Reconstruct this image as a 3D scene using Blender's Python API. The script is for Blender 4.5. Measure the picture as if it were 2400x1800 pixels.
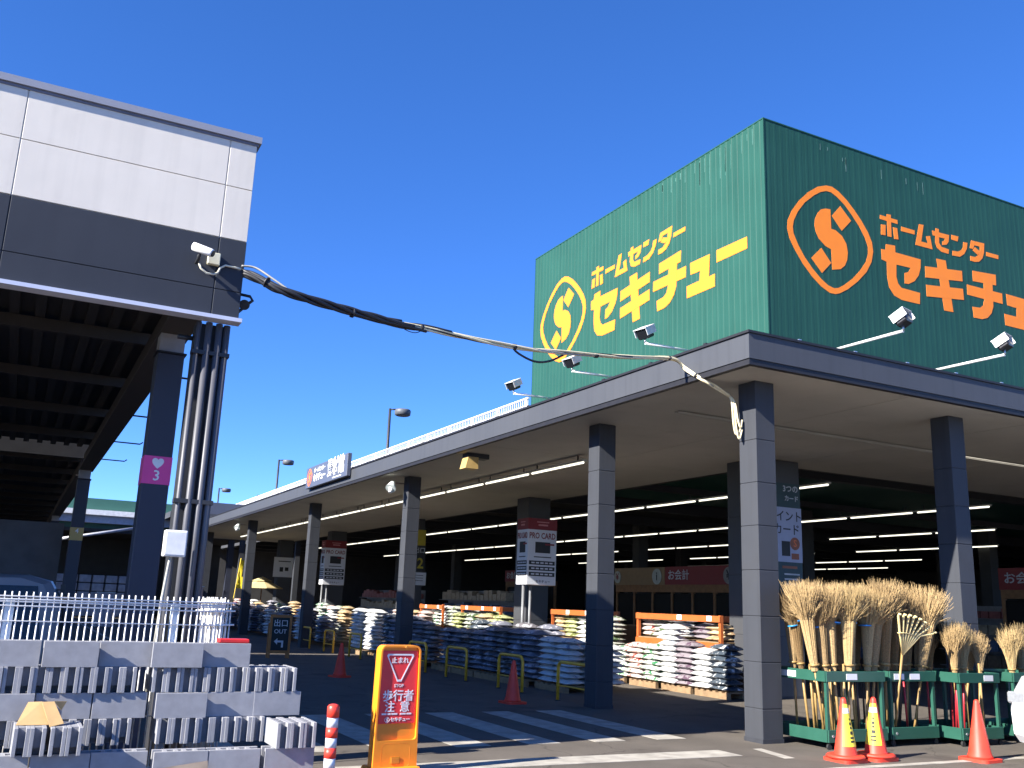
import bpy, math, random
from mathutils import Vector, Matrix
R = math.radians
random.seed(7)
for o in list(bpy.data.objects): bpy.data.objects.remove(o)
sc = bpy.context.scene
COL = sc.collection

# ---------------------------------------------------------------- camera, sky, sun, exposure
cam_d = bpy.data.cameras.new('camera'); cam = bpy.data.objects.new('camera', cam_d); COL.objects.link(cam)
cr = Vector((0.88537038, -0.46343299, 0.03673074)); cu = Vector((-0.13827446, -0.1870845, 0.9725634)); cf = Vector((0.44384621, 0.86615775, 0.22972002))
cam.matrix_world = Matrix(((cr.x, cu.x, -cf.x, 0), (cr.y, cu.y, -cf.y, 0), (cr.z, cu.z, -cf.z, 1.6), (0, 0, 0, 1)))
cam_d.sensor_width = 36; cam_d.lens = 36 * 2200.4 / 2400; cam_d.clip_start = 0.05; cam_d.clip_end = 3000
sc.camera = cam

SUN = Vector((1.0, 0.203, -0.615)).normalized()          # direction the light travels
elev = math.asin(-SUN.z); azim = math.atan2(-SUN.x, -SUN.y)
w = bpy.data.worlds.new('World'); sc.world = w; w.use_nodes = True
nt = w.node_tree; nt.nodes.clear()
sky = nt.nodes.new('ShaderNodeTexSky'); sky.sky_type = 'NISHITA'; sky.sun_disc = False
sky.sun_elevation = elev; sky.sun_rotation = azim % (2 * math.pi)
sky.altitude = 1000; sky.air_density = 0.4; sky.dust_density = 0.0; sky.ozone_density = 3.0
bg = nt.nodes.new('ShaderNodeBackground'); bg.inputs['Strength'].default_value = 0.05
out = nt.nodes.new('ShaderNodeOutputWorld')
gm_ = nt.nodes.new('ShaderNodeGamma'); gm_.inputs['Gamma'].default_value = 0.8
hs_ = nt.nodes.new('ShaderNodeHueSaturation'); hs_.inputs['Value'].default_value = 2.75; hs_.inputs['Saturation'].default_value = 1.34; hs_.inputs['Hue'].default_value = 0.513
nt.links.new(sky.outputs[0], gm_.inputs['Color']); nt.links.new(gm_.outputs[0], hs_.inputs['Color']); nt.links.new(hs_.outputs[0], bg.inputs['Color']); nt.links.new(bg.outputs[0], out.inputs['Surface'])
sun_d = bpy.data.lights.new('sun', 'SUN'); sun_d.energy = 3.65; sun_d.angle = R(0.53); sun_d.color = (1.0, 0.955, 0.87)
sun = bpy.data.objects.new('sun', sun_d); COL.objects.link(sun)
sun.rotation_euler = SUN.to_track_quat('-Z', 'Y').to_euler(); sun.location = (-30, -10, 30)
sc.view_settings.view_transform = 'Standard'; sc.view_settings.look = 'None'
sc.view_settings.exposure = 2.0; sc.view_settings.gamma = 1.0; sc.view_settings.use_curve_mapping = False
sc.cycles.max_bounces = 6; sc.cycles.diffuse_bounces = 3

# ---------------------------------------------------------------- helpers
MATS = {}
def M(name, col, rough=0.6, var=0.12, scale=6.0, bump=0.0, bscale=40.0, metal=0.0, spec=0.5, streak=0.0, col2=None, emit=None, coat=0.0, dirt=0.0):
    if name in MATS: return MATS[name]
    m = bpy.data.materials.new(name); m.use_nodes = True; n = m.node_tree.nodes; L = m.node_tree.links
    b = n['Principled BSDF']; b.inputs['Roughness'].default_value = rough; b.inputs['Metallic'].default_value = metal
    b.inputs['Specular IOR Level'].default_value = spec; b.inputs['Coat Weight'].default_value = coat
    tc = n.new('ShaderNodeTexCoord'); nz = n.new('ShaderNodeTexNoise'); nz.inputs['Scale'].default_value = scale; nz.inputs['Detail'].default_value = 6
    geo = n.new('ShaderNodeNewGeometry')
    L.new(geo.outputs['Position'], nz.inputs['Vector'])
    mp = n.new('ShaderNodeMapRange'); mp.inputs[1].default_value = 0.3; mp.inputs[2].default_value = 0.7
    L.new(nz.outputs['Fac'], mp.inputs[0])
    mx = n.new('ShaderNodeMix'); mx.data_type = 'RGBA'
    c = Vector(col); lo = c * (1 - var); hi = Vector([min(1, x) for x in c * (1 + var)])
    mx.inputs[6].default_value = (*lo, 1); mx.inputs[7].default_value = (*(Vector(col2) if col2 else hi), 1)
    L.new(mp.outputs[0], mx.inputs[0]); last = mx.outputs[2]
    if streak:
        sp = n.new('ShaderNodeMapping'); sp.inputs['Scale'].default_value = (9, 9, 0.35); L.new(geo.outputs['Position'], sp.inputs[0])
        n2 = n.new('ShaderNodeTexNoise'); n2.inputs['Scale'].default_value = 1.0; n2.inputs['Detail'].default_value = 5; L.new(sp.outputs[0], n2.inputs['Vector'])
        m2 = n.new('ShaderNodeMapRange'); m2.inputs[1].default_value = 0.5; m2.inputs[2].default_value = 0.75; m2.inputs[3].default_value = 0; m2.inputs[4].default_value = streak
        L.new(n2.outputs['Fac'], m2.inputs[0]); x2 = n.new('ShaderNodeMix'); x2.data_type = 'RGBA'; L.new(m2.outputs[0], x2.inputs[0]); L.new(last, x2.inputs[6])
        x2.inputs[7].default_value = (*(c * 0.55), 1); last = x2.outputs[2]
    if dirt:
        n3 = n.new('ShaderNodeTexNoise'); n3.inputs['Scale'].default_value = 1.7; n3.inputs['Detail'].default_value = 8; n3.inputs['Roughness'].default_value = 0.7; L.new(geo.outputs['Position'], n3.inputs['Vector'])
        m3 = n.new('ShaderNodeMapRange'); m3.inputs[1].default_value = 0.5; m3.inputs[2].default_value = 0.72; m3.inputs[4].default_value = dirt; L.new(n3.outputs['Fac'], m3.inputs[0])
        x3 = n.new('ShaderNodeMix'); x3.data_type = 'RGBA'; L.new(m3.outputs[0], x3.inputs[0]); L.new(last, x3.inputs[6]); x3.inputs[7].default_value = (*(c * 0.5 + Vector((.02, .017, .012))), 1); last = x3.outputs[2]
    L.new(last, b.inputs['Base Color'])
    mr = n.new('ShaderNodeMapRange'); mr.inputs[3].default_value = max(0, rough - 0.08); mr.inputs[4].default_value = min(1, rough + 0.1); L.new(nz.outputs['Fac'], mr.inputs[0]); L.new(mr.outputs[0], b.inputs['Roughness'])
    if bump:
        nb = n.new('ShaderNodeTexNoise'); nb.inputs['Scale'].default_value = bscale; nb.inputs['Detail'].default_value = 4; L.new(geo.outputs['Position'], nb.inputs['Vector'])
        bp = n.new('ShaderNodeBump'); bp.inputs['Strength'].default_value = bump; bp.inputs['Distance'].default_value = 0.01; L.new(nb.outputs['Fac'], bp.inputs['Height']); L.new(bp.outputs[0], b.inputs['Normal'])
    if emit:
        b.inputs['Emission Color'].default_value = (*emit[:3], 1); b.inputs['Emission Strength'].default_value = emit[3]
    MATS[name] = m; return m

class MB:
    def __init__(s): s.v = []; s.f = []; s.sm = []
    def add(s, vs, fs, smooth=False):
        k = len(s.v); s.v += [tuple(v) for v in vs]; s.f += [tuple(i + k for i in f) for f in fs]; s.sm += [smooth] * len(fs); return s
    def box(s, x0, x1, y0, y1, z0, z1):
        return s.add([(x0, y0, z0), (x1, y0, z0), (x1, y1, z0), (x0, y1, z0), (x0, y0, z1), (x1, y0, z1), (x1, y1, z1), (x0, y1, z1)],
                     [(0, 3, 2, 1), (4, 5, 6, 7), (0, 1, 5, 4), (1, 2, 6, 5), (2, 3, 7, 6), (3, 0, 4, 7)])
    def bbox(s, x0, x1, y0, y1, z0, z1, b=0.01):           # chamfered box
        xs = (x0, x1); ys = (y0, y1); zs = (z0, z1); vs = []; idx = {}
        for i in (0, 1):
            for j in (0, 1):
                for k in (0, 1):
                    px, py, pz = xs[i], ys[j], zs[k]; dx, dy, dz = b * (1 - 2 * i), b * (1 - 2 * j), b * (1 - 2 * k)
                    idx[i, j, k] = len(vs); vs += [(px, py + dy, pz + dz), (px + dx, py, pz + dz), (px + dx, py + dy, pz)]
        g = lambda i, j, k, a: idx[i, j, k] + a
        fs = []
        for i in (0, 1): q = [g(i, 0, 0, 0), g(i, 1, 0, 0), g(i, 1, 1, 0), g(i, 0, 1, 0)]; fs.append(q if i else q[::-1])
        for j in (0, 1): q = [g(0, j, 0, 1), g(1, j, 0, 1), g(1, j, 1, 1), g(0, j, 1, 1)]; fs.append(q[::-1] if j else q)
        for k in (0, 1): q = [g(0, 0, k, 2), g(1, 0, k, 2), g(1, 1, k, 2), g(0, 1, k, 2)]; fs.append(q if k else q[::-1])
        for j in (0, 1):
            for k in (0, 1): fs.append([g(0, j, k, 1), g(1, j, k, 1), g(1, j, k, 2), g(0, j, k, 2)][::(1 if (j == k) else -1)])
        for i in (0, 1):
            for k in (0, 1): fs.append([g(i, 0, k, 0), g(i, 1, k, 0), g(i, 1, k, 2), g(i, 0, k, 2)][::(-1 if (i == k) else 1)])
        for i in (0, 1):
            for j in (0, 1): fs.append([g(i, j, 0, 0), g(i, j, 1, 0), g(i, j, 1, 1), g(i, j, 0, 1)][::(1 if (i == j) else -1)])
        for i in (0, 1):
            for j in (0, 1):
                for k in (0, 1): fs.append([g(i, j, k, 0), g(i, j, k, 1), g(i, j, k, 2)][::(1 if (i + j + k) % 2 else -1)])
        return s.add(vs, fs)
    def tube(s, pts, r, n=8, cap=True, smooth=True):
        pts = [Vector(p) for p in pts]; rs = r if isinstance(r, (list, tuple)) else [r] * len(pts); vs = []; fs = []
        t = (pts[1] - pts[0]).normalized(); a = Vector((0, 0, 1)) if abs(t.z) < 0.9 else Vector((1, 0, 0)); nrm = t.cross(a).normalized()
        for i, p in enumerate(pts):
            t2 = (pts[min(i + 1, len(pts) - 1)] - pts[max(i - 1, 0)])
            t2 = t2.normalized() if t2.length > 1e-9 else t
            nrm = (nrm - t2 * nrm.dot(t2)); nrm = nrm.normalized() if nrm.length > 1e-6 else t2.orthogonal().normalized(); bn = t2.cross(nrm)
            for k in range(n): an = 2 * math.pi * k / n; vs.append(p + (nrm * math.cos(an) + bn * math.sin(an)) * rs[i])
        for i in range(len(pts) - 1):
            for k in range(n): fs.append((i * n + k, i * n + (k + 1) % n, (i + 1) * n + (k + 1) % n, (i + 1) * n + k))
        s.add(vs, fs, smooth)
        if cap:
            k0 = len(s.v) - len(vs); s.f += [tuple(k0 + i for i in range(n))[::-1], tuple(k0 + len(vs) - n + i for i in range(n))]; s.sm += [False, False]
        return s
    def lathe(s, prof, n=20, c=(0, 0), smooth=True):
        vs = []; fs = []; m = len(prof)
        for (r, z) in prof:
            for k in range(n): an = 2 * math.pi * k / n; vs.append((c[0] + r * math.cos(an), c[1] + r * math.sin(an), z))
        for i in range(m - 1):
            for k in range(n): fs.append((i * n + k, i * n + (k + 1) % n, (i + 1) * n + (k + 1) % n, (i + 1) * n + k))
        s.add(vs, fs, smooth); k0 = len(s.v) - len(vs)
        s.f += [tuple(k0 + i for i in range(n))[::-1], tuple(k0 + len(vs) - n + i for i in range(n))]; s.sm += [False, False]; return s
    def prism(s, poly, f0, f1, smooth=False):              # poly of 2-D points, f0/f1 map a 2-D point to 3-D (front, back)
        n = len(poly); vs = [f0(p) for p in poly] + [f1(p) for p in poly]
        fs = [tuple(range(n)), tuple(range(2 * n - 1, n - 1, -1))] + [((i + 1) % n, i, i + n, (i + 1) % n + n) for i in range(n)]
        return s.add(vs, fs, smooth)
    def ring(s, po, pi, f0, f1):
        n = len(po); vs = [f0(p) for p in po] + [f0(p) for p in pi] + [f1(p) for p in po] + [f1(p) for p in pi]; fs = []
        for i in range(n):
            j = (i + 1) % n; fs += [(i, j, n + j, n + i), (2 * n + j, 2 * n + i, 3 * n + i, 3 * n + j), (j, i, 2 * n + i, 2 * n + j), (n + i, n + j, 3 * n + j, 3 * n + i)]
        return s.add(vs, fs)
    def mesh(s, name, fix=True):
        me = bpy.data.meshes.new(name); me.from_pydata(s.v, [], s.f); me.polygons.foreach_set('use_smooth', s.sm)
        if fix:
            import bmesh
            bm = bmesh.new(); bm.from_mesh(me); bmesh.ops.recalc_face_normals(bm, faces=bm.faces); bm.to_mesh(me); bm.free()
        me.update(); return me
    def build(s, name, mat, parent=None, loc=None, rot=None):
        return inst(name, s.mesh(name), mat, parent, loc, rot)
def inst(name, me, mat=None, parent=None, loc=None, rot=None):
    o = bpy.data.objects.new(name, me); COL.objects.link(o); o.parent = parent
    if mat is not None and not me.materials: me.materials.append(mat)
    if mat is not None and me.materials and me.materials[0] is not mat:
        o.material_slots[0].link = 'OBJECT'; o.material_slots[0].material = mat
    if loc is not None: o.location = loc
    if rot is not None: o.rotation_euler = rot
    return o
def tag(o, label, cat=None, group=None, kind=None):
    if label: o['label'] = label
    if cat: o['category'] = cat
    if group: o['group'] = group
    if kind: o['kind'] = kind
    return o
def empty(name, loc=(0, 0, 0), rz=0.0):
    o = bpy.data.objects.new(name, None); COL.objects.link(o); o.location = loc; o.rotation_euler = (0, 0, rz); o.empty_display_size = 0.1; return o
def copy_tree(o, parent=None):
    c = o.copy(); COL.objects.link(c); c.parent = parent
    for ch in [x for x in KIDS.get(o.name, [])]: copy_tree(ch, c)
    return c
KIDS = {}
def index_kids(o):
    KIDS[o.name] = list(o.children)
    for ch in o.children: index_kids(ch)
ORD = ['first', 'second', 'third', 'fourth', 'fifth', 'sixth', 'seventh', 'eighth', 'ninth', 'tenth', 'eleventh', 'twelfth', 'thirteenth', 'fourteenth', 'fifteenth', 'sixteenth', 'seventeenth', 'eighteenth', 'nineteenth', 'twentieth', 'twenty-first', 'twenty-second', 'twenty-third', 'twenty-fourth', 'twenty-fifth', 'twenty-sixth']
# text as a flat mesh lying on a wall; face is '-y' or '-x'
_tc = {}
def text(name, body, size, mat, parent, loc, face='-y', bold=0.0, sx=1.0, depth=0.004, spacing=1.0, local_rot=None):
    key = (body, bold, depth / size, spacing)
    if key not in _tc:
        c = bpy.data.curves.new('lettering', 'FONT'); c.body = body; c.size = 1.0; c.offset = bold; c.extrude = depth / size; c.resolution_u = 2
        c.align_x = 'CENTER'; c.align_y = 'CENTER'; c.space_character = spacing
        o = bpy.data.objects.new('tmp', c); COL.objects.link(o); dg = bpy.context.evaluated_depsgraph_get(); dg.update()
        me = bpy.data.meshes.new_from_object(o.evaluated_get(dg)); me.name = 'lettering'; bpy.data.objects.remove(o); _tc[key] = me
    me = _tc[key].copy(); me.materials.clear()
    o = inst(name, me, mat, parent, loc, (R(90), 0, 0) if face == '-y' else (R(90), 0, R(-90)))
    o.scale = (size * sx, size, size); return o
def W(o):                                   # mesh written in world coordinates under an unrotated Empty
    p = o.parent; off = Vector((0, 0, 0))
    while p is not None: off += p.location; p = p.parent
    o.location = Vector(o.location) - off; return o

# ---------------------------------------------------------------- materials
asphalt = M('asphalt', (0.108, 0.092, 0.076), 0.9, 0.16, 1.3, 0.5, 160, dirt=0.35, spec=0.3)
_n = asphalt.node_tree.nodes; _l = asphalt.node_tree.links
_g = [x for x in _n if x.type == 'NEW_GEOMETRY'][0]
_v = _n.new('ShaderNodeTexNoise'); _v.inputs['Scale'].default_value = 220; _v.inputs['Detail'].default_value = 2; _l.new(_g.outputs['Position'], _v.inputs['Vector'])
_r = _n.new('ShaderNodeMapRange'); _r.inputs[1].default_value = 0.35; _r.inputs[2].default_value = 0.65; _r.inputs[3].default_value = 0.72; _r.inputs[4].default_value = 1.3; _l.new(_v.outputs['Fac'], _r.inputs[0])
_b = _n['Principled BSDF']; _src = _b.inputs['Base Color'].links[0].from_socket
_mm = _n.new('ShaderNodeMix'); _mm.data_type = 'RGBA'; _mm.blend_type = 'MULTIPLY'; _mm.inputs[0].default_value = 1; _l.new(_src, _mm.inputs[6]); _l.new(_r.outputs[0], _mm.inputs[7]); _l.new(_mm.outputs[2], _b.inputs['Base Color'])
_vo = _n.new('ShaderNodeTexVoronoi'); _vo.feature = 'DISTANCE_TO_EDGE'; _vo.inputs['Scale'].default_value = 0.33
_wn = _n.new('ShaderNodeTexNoise'); _wn.inputs['Scale'].default_value = 1.8; _wn.inputs['Detail'].default_value = 6; _l.new(_g.outputs['Position'], _wn.inputs['Vector'])
_wa = _n.new('ShaderNodeMix'); _wa.data_type = 'RGBA'; _wa.blend_type = 'LINEAR_LIGHT'; _wa.inputs[0].default_value = 0.35; _l.new(_g.outputs['Position'], _wa.inputs[6]); _l.new(_wn.outputs['Color'], _wa.inputs[7]); _l.new(_wa.outputs[2], _vo.inputs['Vector'])
_cr = _n.new('ShaderNodeMapRange'); _cr.inputs[1].default_value = 0.0; _cr.inputs[2].default_value = 0.006; _cr.inputs[3].default_value = 0.55; _cr.inputs[4].default_value = 1.0; _l.new(_vo.outputs['Distance'], _cr.inputs[0])
_st = _n.new('ShaderNodeTexNoise'); _st.inputs['Scale'].default_value = 0.9; _st.inputs['Detail'].default_value = 3; _l.new(_g.outputs['Position'], _st.inputs['Vector'])
_sr = _n.new('ShaderNodeMapRange'); _sr.inputs[1].default_value = 0.60; _sr.inputs[2].default_value = 0.68; _sr.inputs[3].default_value = 1.0; _sr.inputs[4].default_value = 0.68; _l.new(_st.outputs['Fac'], _sr.inputs[0])
_m1 = _n.new('ShaderNodeMath'); _m1.operation = 'MULTIPLY'; _l.new(_cr.outputs[0], _m1.inputs[0]); _l.new(_sr.outputs[0], _m1.inputs[1])
_m2 = _n.new('ShaderNodeMix'); _m2.data_type = 'RGBA'; _m2.blend_type = 'MULTIPLY'; _m2.inputs[0].default_value = 1; _l.new(_mm.outputs[2], _m2.inputs[6]); _l.new(_m1.outputs[0], _m2.inputs[7]); _l.new(_m2.outputs[2], _b.inputs['Base Color'])
roadpaint = M('road_paint', (0.37, 0.34, 0.29), 0.85, 0.22, 5.0, 0.3, 120, dirt=0.7, spec=0.2)
panel_grey = M('pillar_panel', (0.050, 0.053, 0.062), 0.6, 0.06, 1.5, 0.04, 60, streak=0.3, spec=0.18, dirt=0.25)
panel_joint = M('pillar_joint', (0.030, 0.032, 0.04), 0.7)
fascia_grey = M('fascia_metal', (0.068, 0.072, 0.083), 0.5, 0.05, 1.2, streak=0.25, spec=0.2)
darktrim = M('dark_trim', (0.012, 0.012, 0.016), 0.6)
soffit_m = M('soffit_board', (0.41, 0.39, 0.345), 0.8, 0.07, 0.8, dirt=0.22)
green_m = M('green_steel', (0.020, 0.080, 0.062), 0.55, 0.06, 1.0, streak=0.42, spec=0.14)
orange_letter = M('orange_letter', (0.98, 0.245, 0.012), 0.6, 0.04, 3)
white_panel = M('white_panel', (0.70, 0.64, 0.555), 0.62, 0.03, 2.5, 0.10, 9, streak=0.16, dirt=0.07)
navy_panel = M('navy_panel', (0.036, 0.041, 0.054), 0.6, 0.06, 2.0, 0.06, 9, spec=0.2, streak=0.15)
coping_m = M('coping', (0.26, 0.27, 0.32), 0.4, 0.05, 2)
trim_light = M('light_trim', (0.50, 0.53, 0.66), 0.5, 0.05, 3)
darksteel = M('dark_steel', (0.022, 0.024, 0.03), 0.55, 0.1, 3)
beam_m = M('brown_beam', (0.05, 0.043, 0.04), 0.7, 0.15, 2)
deck_m = M('roof_deck', (0.045, 0.042, 0.042), 0.75, 0.12, 2)
column_navy = M('column_navy', (0.030, 0.034, 0.055), 0.5, 0.06, 2)
hall_dark = M('hall_wall', (0.045, 0.044, 0.044), 0.8, 0.15, 2)
white_p = M('white_paint', (0.78, 0.78, 0.78), 0.5, 0.04, 5)
concrete = M('block_concrete', (0.275, 0.275, 0.295), 0.95, 0.09, 14.0, 0.22, 260, dirt=0.12, spec=0.15)
cone_red = M('cone_red', (0.74, 0.05, 0.025), 0.5, 0.10, 9, dirt=0.3)
steel_w = M('white_wire', (0.82, 0.79, 0.75), 0.45, 0.04, 6)
hoop_y = M('hoop_yellow', (0.78, 0.40, 0.03), 0.45, 0.12, 10, dirt=0.2)
cart_green = M('cart_green', (0.018, 0.085, 0.058), 0.45, 0.08, 6, dirt=0.15)
orange_rack = M('orange_rack', (0.42, 0.10, 0.02), 0.5, 0.08, 6)
wood = M('wood', (0.24, 0.12, 0.05), 0.7, 0.2, 7)
pallet_wood = M('pallet_wood', (0.25, 0.16, 0.085), 0.8, 0.2, 8)
red_sign = M('red_sign', (0.20, 0.010, 0.014), 0.5, 0.05)
tan_sign = M('tan_sign', (0.26, 0.17, 0.085), 0.6, 0.08)
lamp_on = M('lamp_on', (0.9, 0.9, 0.85), 0.5, 0, emit=(1.0, 0.96, 0.80, 0.52))
rubber = M('rubber', (0.02, 0.02, 0.02), 0.8)
card_m = M('cardboard', (0.50, 0.32, 0.14), 0.85, 0.08, 12)
cream = M('cream_cable', (0.76, 0.66, 0.42), 0.55, 0.1, 12)
black_cable = M('black_cable', (0.022, 0.022, 0.026), 0.5, 0.1, 12)
glass_dark = M('dark_glass', (0.012, 0.013, 0.016), 0.12, 0.0)
ink = M('ink_black', (0.02, 0.02, 0.022), 0.6, 0)
silver = M('silver_metal', (0.55, 0.56, 0.58), 0.35, 0.05, metal=0.8)
yellow_p = M('yellow_plastic', (0.95, 0.285, 0.015), 0.5, 0.07, 6, dirt=0.12)
yellow_tape = M('yellow_tape', (0.80, 0.66, 0.05), 0.45, 0.04)

# ---------------------------------------------------------------- ground and markings
g = MB().add([(-400, -400, 0), (700, -400, 0), (700, 900, 0), (-400, 900, 0)], [(0, 1, 2, 3)]).build('ground', asphalt); tag(g, None, kind='structure')
def mark(name, x0, x1, y0, y1, z=0.004):
    MB().box(x0, x1, y0, y1, 0.0005, z).build(name, roadpaint, g)
for i in range(7):
    x = 7.62 - 0.945 * i; mark('crosswalk_stripe', x, x + 0.45, 10.40, 13.62)
mark('stop_line', 3.0, 7.82, 9.02, 9.46); mark('edge_line', 8.13, 40, 7.95, 8.07)
MB().add([(8.17, 8.71, 0.004), (8.33, 8.71, 0.004), (8.47, 9.43, 0.004), (8.33, 9.43, 0.004)], [(0, 1, 2, 3)]).build('dash_line', roadpaint, g)
mark('edge_line', 3.2, 3.32, 14.6, 60)

# ---------------------------------------------------------------- main store building
LX, LY, LZ = 8.12, 9.10, 4.86             # outer corner of the canopy lip
SZ = 4.78                                 # soffit height
WX, WY = 14.29, 15.36                     # wall line of the sign tower
XE, YE = 46.0, 57.0
store = empty('home_center_building', (14.29, 15.36, 0))
tag(store, 'large open-sided store with green sign tower, grey canopy and square grey pillars', 'building')
fa = MB()
fa.box(LX, LX + 0.05, LY, YE, LZ, 5.20); fa.box(LX + 0.05, XE, LY, LY + 0.05, LZ, 5.20)
fas = W(fa.build('fascia', fascia_grey, store))
c = MB(); c.box(LX - 0.025, LX + 0.14, LY - 0.025, YE, 5.201, 5.235); c.box(LX + 0.14, XE, LY - 0.025, LY + 0.14, 5.201, 5.235); W(c.build('coping', darktrim, fas))
for i in range(26):                        # snow guards along the front edge
    W(MB().box(LX + 0.9 + i * 1.05, LX + 0.95 + i * 1.05, LY + 0.02, LY + 0.06, 5.236, 5.265).build('roof_bracket', silver, fas))
for i in range(14):
    W(MB().box(LX + 0.02, LX + 0.10, LY + 0.9 + i * 1.3, LY + 0.96 + i * 1.3, 5.236, 5.275).build('roof_bracket', darktrim, fas))
W(MB().add([(8.6, 9.2, 5.236), (XE, 9.2, 5.236), (XE, 9.2, 5.44), (8.6, 9.2, 5.25), (8.6, 9.23, 5.236), (XE, 9.23, 5.236), (XE, 9.23, 5.44), (8.6, 9.23, 5.25)], [(0, 1, 2, 3), (4, 5, 6, 7), (0, 1, 5, 4), (3, 2, 6, 7), (1, 2, 6, 5), (0, 3, 7, 4)]).build('roof_upstand', darktrim, fas))
d = MB(); d.box(LX + 0.015, LX + 0.10, LY + 0.015, YE, SZ, LZ - 0.001); d.box(LX + 0.10, XE, LY + 0.015, LY + 0.10, SZ, LZ - 0.001); W(d.build('drip_edge', darktrim, fas))
# soffit boards with open joints
sof = empty('soffit', (0, 0, 0)); sof.parent = store; W(sof)
ys = [LY + 0.10, 13.6, 17.2]
while ys[-1] < YE: ys.append(ys[-1] + 3.64)
for i in range(len(ys) - 1):
    if i == 0: continue
    for (xa, xb) in ((LX + 0.10, 11.25), (11.25, WX + (0.0 if ys[i] > WY else 0))):
        W(MB().box(xa + 0.008, xb - 0.008, max(ys[i], 0) + 0.008, min(ys[i + 1], YE) - 0.004, SZ - 0.0, SZ + 0.03).build('soffit_board', soffit_m, sof))
xs = [LX + 0.10, 11.25, 14.3]
while xs[-1] < XE: xs.append(xs[-1] + 3.1)
for i in range(len(xs) - 1):
    W(MB().box(xs[i] + 0.008, xs[i + 1] - 0.008, LY + 0.104, 13.596, SZ, SZ + 0.03).build('soffit_board', soffit_m, sof))
    if i >= 2: W(MB().box(xs[i] + 0.008, xs[i + 1] - 0.008, 13.604, WY, SZ, SZ + 0.03).build('soffit_board', soffit_m, sof))
W(MB().box(LX + 0.2, WX + 0.3, LY + 0.2, YE - 0.1, SZ + 0.035, 5.15).build('canopy_slab', hall_dark, store))
W(MB().box(WX + 0.3, XE - 0.1, LY + 0.2, WY + 0.3, SZ + 0.035, 5.15).build('canopy_slab', hall_dark, store))
# hall roof, dark ceiling, back walls
W(MB().box(WX + 0.31, 64, WY + 0.31, 90, 5.5, 5.9).build('hall_roof', hall_dark, store))
W(MB().box(WX + 0.1, WX + 0.3, WY + 0.1, 90, 5.16, 7.3).build('hall_parapet', hall_dark, store))
W(MB().box(WX + 0.3, XE, WY + 0.1, WY + 0.3, 5.16, 7.3).build('hall_parapet', hall_dark, store))
W(MB().box(62, 62.3, 12, 90, 0, 5.5).build('back_wall', hall_dark, store))
W(MB().box(14.6, 62, 82, 82.3, 0, 5.5).build('back_wall', hall_dark, store))
W(MB().box(46, 62, 15.2, 15.4, 0, 5.5).build('back_wall', hall_dark, store))
for i in range(13):
    y = 18 + 5 * i
    W(MB().box(WX + 0.32, 61.9, y, y + 0.25, 5.12, 5.49).build('roof_beam', darksteel, store))
W(MB().tube([(9.2, 12.0, SZ - 0.03), (45, 12.0, SZ - 0.03)], 0.022, 6).build('conduit', soffit_m, store))
W(MB().tube([(9.2, 12.09, SZ - 0.03), (45, 12.09, SZ - 0.03)], 0.015, 6).build('conduit', soffit_m, store))

def pillar(x, y, wdt, joints, z1, mat, parent, pname='pillar'):
    core = W(MB().box(x + 0.008, x + wdt - 0.008, y + 0.008, y + wdt - 0.008, 0, z1).build(pname, panel_joint, parent))
    for a, b in zip(joints[:-1], joints[1:]):
        W(MB().bbox(x, x + wdt, y, y + wdt, a + 0.004, b - 0.004, 0.006).build('cladding_panel', mat, core))
    W(MB().box(x - 0.006, x + wdt + 0.006, y - 0.006, y + wdt + 0.006, 0, 0.055).build('base_collar', panel_joint, core))
    return core
J = [0.0, 0.42, 1.0, 1.585, 2.185, 2.775, 3.36, 3.95, 4.779]
for (x, y) in [(8.79, 9.75), (8.79, 13.72), (8.79, 22.8), (8.79, 31.8), (8.79, 41.4), (8.79, 51.5), (12.76, 9.75), (16.75, 9.75), (20.7, 9.75)]:
    pillar(x, y, 0.345, J, 4.779, panel_grey, store)
pillar(13.4, 14.75, 1.05, [0, 1.2, 2.4, 3.6, 4.779], 4.779, M('inner_column', (0.05, 0.052, 0.058), 0.55, 0.06, 2), store, 'inner_column')
for (x, y) in [(13.35, 24.65), (13.35, 34.5), (13.35, 44.35), (13.35, 54.2), (23.3, 14.8), (33.2, 14.8)]:
    pillar(x, y, 0.74, [0, 1.2, 2.4, 3.6, 4.779], 4.779, M('inner_column', (0.05, 0.052, 0.058), 0.55, 0.06, 2), store, 'inner_column')
for y in range(5):
    for x in range(3):
        W(MB().box(24.6 + 10 * x, 25.1 + 10 * x, 25 + 10 * y, 25.5 + 10 * y, 0, 5.49).build('inner_column', hall_dark, store))

# green sign tower: ribbed sheet walls
def ribbed(axis, a0, a1, pos, z0, z1, pitch=0.2, dep=0.03):
    pr = []; a = a0
    while a < a1 - 1e-6:
        for da, d in ((0, 0), (0.11, 0), (0.125, dep), (0.185, dep)): pr.append((min(a + da, a1), d))
        a += pitch
    pr.append((a1, 0)); vs = []; fs = []
    for (p, d) in pr:
        for z in (z0, z1): vs.append((pos - d, p, z) if axis == 'y' else (p, pos - d, z))
    for i in range(len(pr) - 1): fs.append((2 * i, 2 * i + 2, 2 * i + 3, 2 * i + 1))
    return MB().add(vs, fs)
tw = empty('sign_tower', (WX, WY, 5)); tw.parent = store; W(tw)
W(ribbed('y', WY + 0.001, 26.46, WX, 5.2, 13.06, 0.2, 0.007).build('tower_wall', green_m, tw))
W(ribbed('x', WX + 0.001, 46, WY, 5.2, 13.06, 0.2, 0.0018).build('tower_wall', green_m, tw))
b = MB(); b.box(WX + 0.02, 46, WY + 0.02, 26.44, 5.3, 13.0); W(b.build('tower_core', green_m, tw))
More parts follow.
